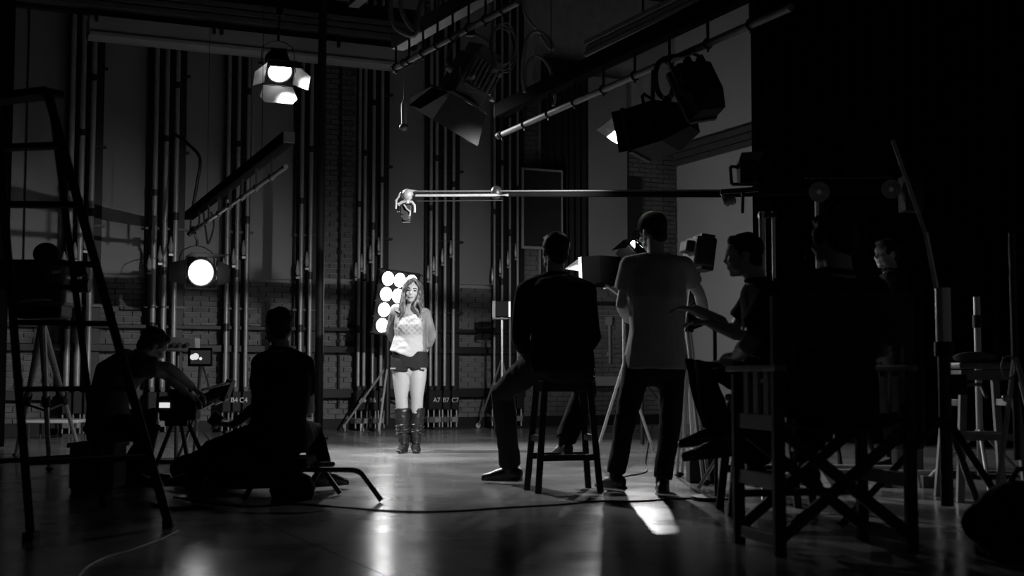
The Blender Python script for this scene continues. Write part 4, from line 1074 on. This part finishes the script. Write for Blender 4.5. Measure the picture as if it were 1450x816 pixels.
part(mb, 'headset', 'rubber', t2, .007, 1)
# ---------------------------------------------------------------- standing person by the drape, face catching light
Yq = 10.2
def q3(px, py, dy=0.0): return at(px, py, Yq+dy)
gz = lambda px: at(px, 0, Yq).x
J = dict(hl=V((gz(1253), Yq-.11, .93)), hr=V((gz(1257), Yq+.11, .93)), neck=q3(1262, 385), head=q3(1255, 360), face=V((-.95, -.35, -.05)),
         sl=q3(1264, 400, -.2), sr=q3(1266, 400, .2), el=q3(1268, 455, -.22), er=q3(1270, 455, .22), wl=q3(1240, 470, -.1), wr=q3(1240, 472, .1), hdl=V((-1, .3, .1)), hdr=V((-1, -.3, .1)),
         kl=V((gz(1250), Yq-.12, .5)), kr=V((gz(1256), Yq+.12, .5)), al=V((gz(1254), Yq-.12, .09)), ar=V((gz(1262), Yq+.12, .09)), tl=V((-1, -.2, 0)), tr=V((-1, .2, 0)))
person('standing person in black by the drape with only the face catching light', J, V((gz(1256), Yq, 0)), shirt='black_cloth', sleeve=1.9, trousers='black_cloth')
# ---------------------------------------------------------------- man on the low stool (left), from behind
Yl = 8.1
def l3(px, py, dy=0.0): return at(px, py, Yl+dy)
lx = l3(400, 0).x
J = dict(hl=V((lx-.1, Yl+.02, .36)), hr=V((lx+.1, Yl-.02, .36)), neck=l3(398, 497, .02), head=l3(394, 463, .04), face=V((-.5, .86, -.05)),
         sl=l3(372, 516, .06), sr=l3(428, 517, -.02), el=l3(366, 574, .1), er=l3(438, 580, .1), wl=l3(330, 602, .3), wr=l3(400, 600, .4), hdl=V((-1, .3, .1)), hdr=V((-.4, 1, 0)),
         kl=at(300, 640, 8.5), kr=at(440, 610, 8.6), al=at(275, 668, 8.6), ar=at(458, 668, 8.5), tl=V((-1, .2, 0)), tr=V((.5, .6, 0)), bend=V((.02, -.07, 0)))
person('man in black T-shirt sitting low on a tube-legged stool, seen from behind', J, V((lx, Yl, 0)), shirt='black_cloth', sleeve=.62, trousers='black_cloth', girth=1.08, k=1.0)
t = thing('low_stool', 'low padded stool on bent steel tube legs under the man in T-shirt', 'stool', V((lx+.03, 7.95, 0)))
fa, fb = ground(345, 711), ground(540, 712)
ya = fb.y
for fy in (0.0, .45):
    pts = []
    sh_ = .30 if fy else 0.0
    L_ = V((fa.x+sh_, fa.y+fy, .012)); R_ = V((fb.x-sh_, fb.y+fy, .012))
    lt = V((fa.x+sh_+.10, fa.y+fy, .19)); rt_ = V((fb.x-sh_-.13, fb.y+fy, .19))
    arc = lambda a, b, c: [lerp(lerp(a, b, q_), lerp(b, c, q_), q_) for q_ in (0, .25, .5, .75, 1)]
    pts = [L_]+arc(lerp(L_, lt, .8), lt, lt+V((.06, 0, 0)))+arc(rt_-V((.06, 0, 0)), rt_, lerp(R_, rt_, .8))+[R_]
    MB().path(pts, .016, n=10).build('leg_frame', 'dark_steel', t)
sc_ = V((lx+.02, (ya+ya+.62)/2, .215))
MB().box(sc_+V((0, .05, 0)), (.40, .42, .06)).build('seat', 'black_cloth', t, bevel=.02)
tag(MB().loft([V((lx+.13, 7.9, .0)), V((lx+.13, 7.9, .06)), V((lx+.12, 7.9, .13)), V((lx+.12, 7.9, .17))], [(.12, .09), (.14, .1), (.12, .08), (.05, .03)], n=14).build('kit_bag', 'black_cloth'), 'slumped black kit bag under the low stool', 'bag')

bg = thing('filler_bag', 'long black bag added to darken the floor beside the low stool', 'bag', V((lx-.42, 8.95, 0)))  # added black bag, stands in for the dark mass of legs and shadow
mb = MB(); mb.loft([V((lx-.78, 8.95, .11)), V((lx-.6, 8.95, .13)), V((lx-.3, 8.92, .12)), V((lx-.12, 8.9, .09))], [(.10, .10), (.15, .13), (.15, .12), (.1, .085)], side=V((0, 1, 0)), n=16, r0=True, r1=True); mb.box((lx-.45, 8.93, .04), (.6, .26, .08))
part(mb, 'bag_body', 'black_cloth', bg, .013, 4, fold=.014, fscale=8)
MB().path([V((lx-.6, 8.9, .25)), V((lx-.52, 8.9, .31)), V((lx-.38, 8.9, .31)), V((lx-.3, 8.9, .24))], .01).build('handle', 'black_cloth', bg)
# ---------------------------------------------------------------- crouching camera operator (left)
Yo = 9.0
def o3(px, py, dy=0.0): return at(px, py, Yo+dy)
J = dict(hl=o3(150, 604, .1), hr=o3(158, 606, -.1), neck=o3(203, 505), head=o3(217, 490, .05), face=V((.7, .5, -.6)), hup=V((.5, .2, 1)),
         sl=o3(190, 515, .15), sr=o3(200, 520, -.15), el=o3(238, 532, .25), er=o3(238, 520, -.12), wl=o3(262, 556, .25), wr=o3(272, 548, .0), hdl=V((.8, .2, -.4)), hdr=V((.7, .3, -.6)),
         kl=o3(210, 590, .2), kr=o3(214, 610, -.12), al=at(200, 662, 9.25), ar=at(184, 668, 8.9), tl=V((1, .2, 0)), tr=V((1, 0, 0)), bend=V((-.09, 0, .06)))
person('crouching person in grey shirt leaning over the small film camera', J, o3(170, 640)*1.0-V((0, 0, o3(170, 640).z)), shirt='grey_cloth', sleeve=.6, trousers='black_cloth', girth=1.1, k=1.02)
# ---------------------------------------------------------------- film camera rig in front of them
Yc = 9.3
c = at(255, 578, Yc)
t = thing('film_camera', 'small film camera with bright viewfinder screen on a low tripod', 'camera', V((c.x, Yc, 0)))
MB().box(c, (.26, .16, .17)).build('camera_body', 'black_paint', t, bevel=.012)
vf = MB().box(at(234, 574, Yc-.12), (.12, .05, .09)).build('viewfinder', 'black_paint', t, bevel=.006)
MB().box(at(233, 574, Yc-.15), (.072, .012, .036)).build('screen', 'screen_lit', vf, smooth=0)
mb = MB(); mb.tube(at(275, 575, Yc), at(302, 562, Yc+.06), .05, n=16); mb.tube(at(300, 563, Yc+.06), at(318, 555, Yc+.1), .062, n=16); mb.build('lens', 'lens_off', t)
mb = MB(); mb.box(at(322, 553, Yc+.1), (.04, .15, .16), Euler((0, .35, 0)).to_matrix()); mb.build('matte_box', 'black_paint', t, bevel=.005)
MB().tube(at(285, 553, Yc-.05), at(325, 542, Yc), .008).build('top_rod', 'chrome', t)
MB().box(at(256, 556, Yc), (.16, .05, .05)).build('handle', 'black_paint', t, bevel=.01)
mb = MB(); mb.tube(at(300, 590, Yc), at(312, 600, Yc), .05, n=14); mb.build('follow_focus', 'black_paint', t)
for dx_ in (-.2, .02, .24): 
    MB().tube(V((c.x+dx_*.2, Yc, c.z-.08)), V((c.x+dx_, Yc+.25*(abs(dx_) < .1), .012)), .016, n=8).build('leg', 'dark_steel', t)
MB().box(at(252, 598, Yc), (.16, .12, .05)).build('tripod_head', 'black_steel', t, bevel=.006)
# monitor on stand
Ymn = 10.2
t = thing('field_monitor', 'small field monitor showing a glowing picture on a thin stand', 'monitor', V((at(284, 0, Ymn).x, Ymn, 0)))
MB().box(at(284, 506, Ymn), (.19, .05, .145)).build('housing', 'black_paint', t, bevel=.008)
sc2 = MB().box(at(284, 506, Ymn-.028), (.155, .006, .105)).build('screen', 'screen_dim', t, smooth=0)
for q_, yy, sz in ((273, 506, .022), (277, 505, .026), (284, 508, .012)): MB().ell(at(q_, yy, Ymn-.033), (sz, .003, sz)).build('picture_glow', 'screen_lit', sc2)
MB().tube(V((at(284, 0, Ymn).x, Ymn, .02)), at(284, 518, Ymn), .015).build('column', 'pipe_steel', t)
MB().tube(at(288, 520, Ymn), at(296, 548, Ymn), .008).build('brace', 'pipe_steel', t)
for a in (0.2, 2.3, 4.4): MB().tube(V((at(284, 0, Ymn).x, Ymn, .4)), V((at(284, 0, Ymn).x+.3*math.cos(a), Ymn+.3*math.sin(a), .01)), .012, n=8).build('leg', 'pipe_steel', t)
t = thing('receiver_box', 'dark electronics box with knobs behind the field monitor', 'equipment box', at(258, 487, 11.2))
rb = MB().box(at(259, 488, 11.2), (.26, .15, .12)).build('housing', 'mid_paint', t, bevel=.01)
for q_ in (247, 255, 266): MB().tube(at(q_, 488, 11.13), at(q_, 488, 11.10), .018, n=10).build('knob', 'dark_steel', rb)
hx = at(252, 488, 11.2); MB().tube(V((hx.x, 11.2, .0)), V((hx.x, 11.2, hx.z-.06)), .018).build('column', 'dark_steel', t)
MB().tube(V((hx.x, 11.2, 0)), V((hx.x, 11.2, .03)), .18, n=20).build('base', 'black_steel', t)

# ---------------------------------------------------------------- studio camera with number 2 (left, behind the ladder)
Ys = 9.6
c = at(62, 402, Ys); bp_ = V((c.x, Ys, 0))
t = thing('studio_camera', 'large studio camera marked 2 on a tripod behind the ladder', 'camera', bp_)
bd = MB().box(c, (.42, .3, .34)).build('camera_body', 'mid_paint', t, bevel=.03)
MB().ell(at(66, 360, Ys), (.095, .11, .085), n=20, m=12).build('hood_dome', 'black_cloth', t)
MB().tube(at(88, 384, Ys), at(125, 380, Ys), .055, n=18).build('lens_barrel', 'black_paint', t)
MB().tube(at(95, 405, Ys), at(127, 405, Ys), .05, n=18).build('zoom_control', 'black_paint', t)
MB().tube(at(74, 385, Ys-.17), at(86, 384, Ys-.16), .015, n=10).build('chrome_catch', 'chrome', bd)
MB().box(at(61, 392, Ys-.155), (.05, .02, .06)).build('hatch', 'black_paint', bd, bevel=.004)
MB().path([at(30, 427, Ys-.2), at(45, 425, Ys-.22), at(60, 424, Ys-.22), at(73, 425, Ys-.2)], .009).build('grab_rail', 'chrome', bd)
MB().box(at(60, 438, Ys), (.36, .26, .14)).build('tripod_head', 'black_paint', t, bevel=.02)
MB().box(at(20, 390, Ys), (.16, .2, .22)).build('viewfinder', 'black_paint', t, bevel=.02)
text_mesh('2', .075, Matrix.Translation(at(84, 400, Ys-.154)) @ Matrix.Rotation(math.pi/2, 4, 'X'), 'lettering', 'grey_paint', t)
hub = at(60, 460, Ys)
for f_ in (ground(22, 648), ground(112, 640), ground(70, 668)):
    lg = MB().loft([hub, lerp(hub, f_, .5), f_+Z*.015], [.03, .022, .016], n=10).build('leg', 'pipe_steel', t)
    MB().ell(f_+Z*.02, (.03, .03, .02)).build('foot', 'rubber', lg)
    MB().tube(lerp(hub, f_, .48), lerp(hub, f_, .54), .034, n=10).build('leg_lock', 'black_paint', lg)
sp = [lerp(hub, f_, .55) for f_ in (ground(22, 648), ground(112, 640), ground(70, 668))]
mid = sum(sp, V((0, 0, 0)))/3-Z*.05
for s_ in sp: MB().tube(s_, mid, .009, n=6).build('spreader', 'dark_steel', t)

# ---------------------------------------------------------------- step ladder (left foreground)
fl_, fr_ = ground(44, 766), ground(240, 747)
t = thing('step_ladder', 'tall dark step ladder standing open at the edge of the set', 'ladder', (fl_+fr_)/2)
tl_ = at(-6, 112, 6.45); tr_ = at(68, 112, 6.30)
tl_.z = tr_.z = 2.12
MB().bar(fl_, tl_, .035, .082, RV).build('rail', 'black_paint', t, smooth=0, bevel=.004)
MB().bar(fr_, tr_, .035, .082, RV).build('rail', 'black_paint', t, smooth=0, bevel=.004)
hts = [.345, .68, .995, 1.285, 1.575, 1.865]
for h_ in hts:
    a = lerp(fl_, tl_, h_/2.12); b = lerp(fr_, tr_, h_/2.12)
    MB().bar(a, b, .085, .026).build('step', 'black_paint', t, smooth=0, bevel=.004)
MB().bar(tl_+(tl_-tr_)*.12, tr_+(tr_-tl_)*.12, .14, .035).build('top_cap', 'black_paint', t, smooth=0, bevel=.006)
back = V((-.55, .85, 0))
bl_, br_ = V((fl_.x, fl_.y, 0))+back, V((fr_.x, fr_.y, 0))+back*1.15
MB().bar(bl_, tl_+V((0, .06, -.04)), .03, .04, RV).build('rear_leg', 'black_paint', t, smooth=0)
MB().bar(br_, tr_+V((0, .06, -.04)), .03, .04, RV).build('rear_leg', 'black_paint', t, smooth=0)
for h_ in (.3, 1.2): MB().bar(lerp(bl_, tl_, h_/2.12), lerp(br_, tr_, h_/2.12), .03, .025).build('rear_brace', 'black_paint', t, smooth=0)
for f_ in (fl_, fr_): MB().box(f_+Z*.02, (.05, .09, .04)).build('rubber_foot', 'rubber', t, smooth=0)

# ---------------------------------------------------------------- apple box, board, case
a = ground(97, 697); b = ground(160, 697)
t = thing('apple_box', 'grey wooden box with hand slot on the floor behind the ladder', 'box', V(((a.x+b.x)/2, a.y+.14, 0)))
cx_, w_ = (a.x+b.x)/2, b.x-a.x
MB().box((cx_, a.y+.14, .15), (w_, .28, .26)).build('box_body', 'crate', t, smooth=0, bevel=.006)
MB().box((cx_, a.y+.14, .295), (w_+.03, .31, .03)).build('lid', 'crate', t, smooth=0, bevel=.006)
MB().box((cx_+.01, a.y-.001, .19), (.09, .02, .03)).build('hand_slot', 'black_paint', t, smooth=0, bevel=.004)
MB().box((cx_, a.y+.14, .01), (w_-.02, .26, .02)).build('runner', 'crate', t, smooth=0)
p = ground(70, 625)
t = thing('low_table', 'low white-topped table behind the ladder', 'table', p)
MB().box(p+V((0.02, .2, .22)), (.60, .45, .04)).build('table_top', 'white_paint', t, bevel=.012)
for dx_ in (-.26, .26):
    for dy_ in (.02, .38): MB().tube(p+V((dx_+.02, dy_, 0)), p+V((dx_+.02, dy_, .2)), .015, n=8).build('leg', 'dark_steel', t)

# ---------------------------------------------------------------- video camera on tripod beside the standing man
Yv = 9.1
c = at(990, 358, Yv); hub = at(975, 470, Yv); bp_ = V((hub.x, Yv, 0))
t = thing('video_camera', 'black shoulder video camera on a tripod beside the man in pale shirt', 'camera', bp_)
Rm = Euler((0, math.radians(8), math.radians(10))).to_matrix()
MB().box(c, (.15, .3, .2), Rm).build('camera_body', 'black_paint', t, bevel=.015)
MB().box(at(976, 350, Yv-.05), (.09, .16, .08), Rm).build('viewfinder', 'black_paint', t, bevel=.01)
MB().box(at(996, 378, Yv), (.09, .2, .06), Rm).build('battery', 'black_paint', t, bevel=.006)
MB().box(at(997, 336, Yv), (.1, .2, .025), Rm).build('handle', 'black_paint', t, bevel=.006)
MB().bar(at(985, 385, Yv), hub, .06, .06, V((0, 1, 0))).build('tripod_head', 'black_steel', t, smooth=0)
MB().path([at(985, 425, Yv), at(980, 430, Yv-.1), at(972, 440, Yv-.25)], .01).build('pan_handle', 'black_steel', t)
for f_ in (ground(962, 676), ground(1000, 688), ground(985, 662)):
    for e_ in (-.018, .018): MB().tube(hub+V((e_*.6, 0, 0)), f_+V((e_, 0, .015)), .012, n=8).build('leg_tube', 'pipe_steel', t)
    MB().ell(f_+Z*.02, (.035, .035, .02)).build('foot', 'rubber', t)
# black flag on an arm between the two men
t = thing('black_flag', 'black triangular flag on a small bracket under the outstretched hand', 'flag', at(1000, 470, 7.9))
MB().plate([at(974, 443, 7.9), at(974, 470, 7.9), at(1003, 459, 7.9)], .012).build('flag', 'black_cloth', t, smooth=0)
MB().bar(at(974, 441, 7.9), at(1012, 456, 7.9), .02, .02).build('arm', 'white_paint', t, smooth=0)
MB().box(at(1012, 460, 7.9), (.03, .03, .07)).build('clamp', 'black_steel', t, smooth=0)
e_ = at(1012, 460, 7.9); MB().tube(V((e_.x, e_.y, .0)), e_, .012).build('column', 'dark_steel', t)
MB().tube(V((e_.x, e_.y, .0)), V((e_.x, e_.y, .02)), .15, n=20).build('base', 'black_steel', t)
# black case and small dolly at the foot
p = ground(1010, 692)
t = thing('equipment_case', 'black equipment case on the floor beside the camera tripod', 'case', V((p.x-.01, p.y+.5, 0)))
MB().box((p.x-.01, p.y+.5, .10), (.18, .2, .2)).build('case_body', 'black_paint', t, bevel=.01)
MB().box((p.x-.01, p.y+.5, .215), (.185, .205, .03)).build('lid', 'mid_paint', t, bevel=.008)
MB().path([V((p.x-.05, p.y+.4, .17)), V((p.x-.05, p.y+.38, .15)), V((p.x+.03, p.y+.38, .15)), V((p.x+.03, p.y+.4, .17))], .008).build('handle', 'dark_steel', t)

# ---------------------------------------------------------------- right-hand stands
Yk = 6.3
x0 = at(1326, 0, Yk).x
t = thing('crank_stand', 'thick chrome crank stand with slanting boom rod beside the tall chair', 'stand', V((x0, Yk, 0)))
z1 = at(1326, 408, Yk).z; z2 = at(1326, 490, Yk).z
MB().tube(V((x0, Yk, z2)), V((x0, Yk, z1)), .036, n=18).build('upper_tube', 'chrome', t)
MB().tube(V((x0, Yk, .12)), V((x0, Yk, z2)), .03, n=18).build('lower_tube', 'dark_steel', t)
MB().tube(V((x0, Yk, z2-.05)), V((x0, Yk, z2+.02)), .045, n=18).build('collar', 'black_steel', t)
MB().tube(V((x0-.03, Yk, z1)), at(1311, 330, Yk), .012, n=10).build('top_rod', 'chrome', t)
MB().tube(at(1311, 332, Yk), at(1264, 198, Yk), .010, n=10).build('boom_rod', 'pipe_steel', t)
MB().box(V((x0+.06, Yk, .7)), (.08, .06, .1)).build('crank_box', 'black_steel', t, bevel=.008)
MB().path([V((x0+.1, Yk, .7)), V((x0+.17, Yk, .7)), V((x0+.17, Yk-.08, .64))], .01).build('crank_handle', 'pipe_steel', t)
for a in (.9, 3.0, 5.1): MB().tube(V((x0, Yk, .55)), V((x0+.5*math.cos(a), Yk+.5*math.sin(a), .02)), .018, n=8).build('leg', 'dark_steel', t)
Yg = 7.9
q = [V((at(1374, 0, Yg).x+a_, Yg+b_, 0)) for a_, b_ in ((-.2, -.2), (.2, -.2), (.2, .2), (-.2, .2))]
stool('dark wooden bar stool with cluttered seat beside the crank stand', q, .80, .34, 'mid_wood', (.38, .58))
tag(MB().ell(V((q[0].x+.17, Yg, .85)), (.13, .1, .035)).build('cloth_bundle', 'shirt_cloth'), 'crumpled pale cloth lying on the cluttered bar stool', 'cloth')
Yr = 8.45; xr = at(1373, 0, Yr).x
t = thing('light_stand', 'slim chrome stand rising behind the cluttered bar stool', 'stand', V((xr, Yr, 0)))
MB().tube(V((xr, Yr, .1)), V((xr, Yr, 1.25)), .022, n=12).build('column', 'chrome', t)
MB().tube(V((xr, Yr, 1.05)), V((xr, Yr, 1.13)), .03, n=12).build('collar', 'black_steel', t)
for a in (.3, 2.4, 4.5): MB().tube(V((xr, Yr, .4)), V((xr+.4*math.cos(a), Yr+.4*math.sin(a), .015)), .014, n=8).build('leg', 'pipe_steel', t)
Yt = 6.9; hb_ = at(1437, 505, Yt)
t = thing('light_stand', 'splayed tripod stand with a cable loop at the edge of the drape', 'stand', V((hb_.x, Yt, 0)))
MB().tube(V((hb_.x, Yt, .3)), V((hb_.x, Yt, 1.5)), .018, n=10).build('column', 'dark_steel', t)
for f_ in (at(1406, 640, Yt), V((hb_.x+.3, Yt+.3, .01)), V((hb_.x+.1, Yt-.4, .01))):
    MB().tube(hb_, V((f_.x, f_.y, .015)), .015, n=8).build('leg', 'pipe_steel', t)
MB().torus(at(1428, 520, Yt-.05), .06, .006, V((.3, -1, 0)), n=20, sx=.7).build('cable_loop', 'cable_grey', t)
MB().ell(at(1424, 564, Yt-.08), (.02, .02, .02)).build('clamp_knob', 'chrome', t)
mb = MB()
p = ground(1505, 806)
mb.ell(p+V((.05, .3, .14)), (.34, .2, .14)); mb.ell(p+V((-.05, .3, .2)), (.16, .15, .12)); mb.box(p+V((.05, .3, .03)), (.5, .3, .06))
tsb = thing('sandbag', 'large slumped black sandbag on the floor below the drape', 'bag', p+V((.05, .3, 0)))
part(mb, 'bag_body', 'black_cloth', tsb, .014, 4, fold=.015, fscale=7)
MB().path([p+V((-.1, .3, .27)), p+V((-.05, .3, .36)), p+V((.1, .3, .37)), p+V((.16, .3, .27))], .012).build('handle', 'black_cloth', tsb)
# dolly track and boxes behind the chair
Yd = 8.9
t = thing('dolly_track', 'section of chrome dolly track on the floor behind the tall chair', 'track', V((at(1240, 0, Yd).x, Yd, 0)))
for dz in (0, .45): 
    MB().tube(V((at(1165, 0, Yd).x, Yd+dz, .09)), V((at(1300, 0, Yd).x, Yd+dz-.15, .09)), .022, n=12).build('rail', 'chrome', t)
for qv in (.1, .5, .9):
    xx = at(1165, 0, Yd).x*(1-qv)+at(1300, 0, Yd).x*qv
    MB().box((xx, Yd+.2-.15*qv, .04), (.08, .6, .08)).build('sleeper', 'mid_paint', t, smooth=0, bevel=.005)
Ye = 9.9
t = thing('cable_case', 'small grey case standing behind the chrome dolly track', 'case', V((at(1272, 0, Ye).x, Ye, 0)))
MB().box((at(1272, 0, Ye).x, Ye, .1), (.2, .15, .19)).build('case_body', 'grey_paint', t, bevel=.01)
MB().box((at(1272, 0, Ye).x, Ye, .205), (.21, .16, .03)).build('lid', 'mid_paint', t, bevel=.008)

# ---------------------------------------------------------------- cables on the floor
def floor_cable(label, pts, r=.005):
    P = [ground(x_, y_, r) for x_, y_ in pts]; out = []
    for i in range(len(P)-1):
        p0 = P[max(i-1, 0)]; p1 = P[i]; p2 = P[i+1]; p3_ = P[min(i+2, len(P)-1)]
        for k_ in range(8):
            u_ = k_/8; out.append(.5*((2*p1)+(p2-p0)*u_+(2*p0-5*p1+4*p2-p3_)*u_*u_+(3*p1-p0-3*p2+p3_)*u_**3))
    out.append(P[-1])
    tag(MB().path(out, r, n=6).build('floor_cable', 'cable'), label, 'cable')
floor_cable('long black cable curving across the middle of the polished floor', [(246, 704), (300, 712), (360, 717), (420, 714), (480, 718), (560, 724), (640, 724), (720, 719), (790, 715), (850, 710), (905, 710), (960, 706), (1000, 707), (1040, 712)])
floor_cable('black cable running from the ladder foot toward the viewer', [(252, 752), (230, 763), (190, 778), (150, 790), (120, 806), (105, 830), (95, 870)])
floor_cable('short cable end lying behind the ladder foot', [(215, 714), (240, 720), (270, 719), (305, 718)], .010)
floor_cable('thin cable looping on the floor behind the standing man legs', [(925, 600), (918, 630), (914, 655), (915, 668), (890, 674), (882, 676)])
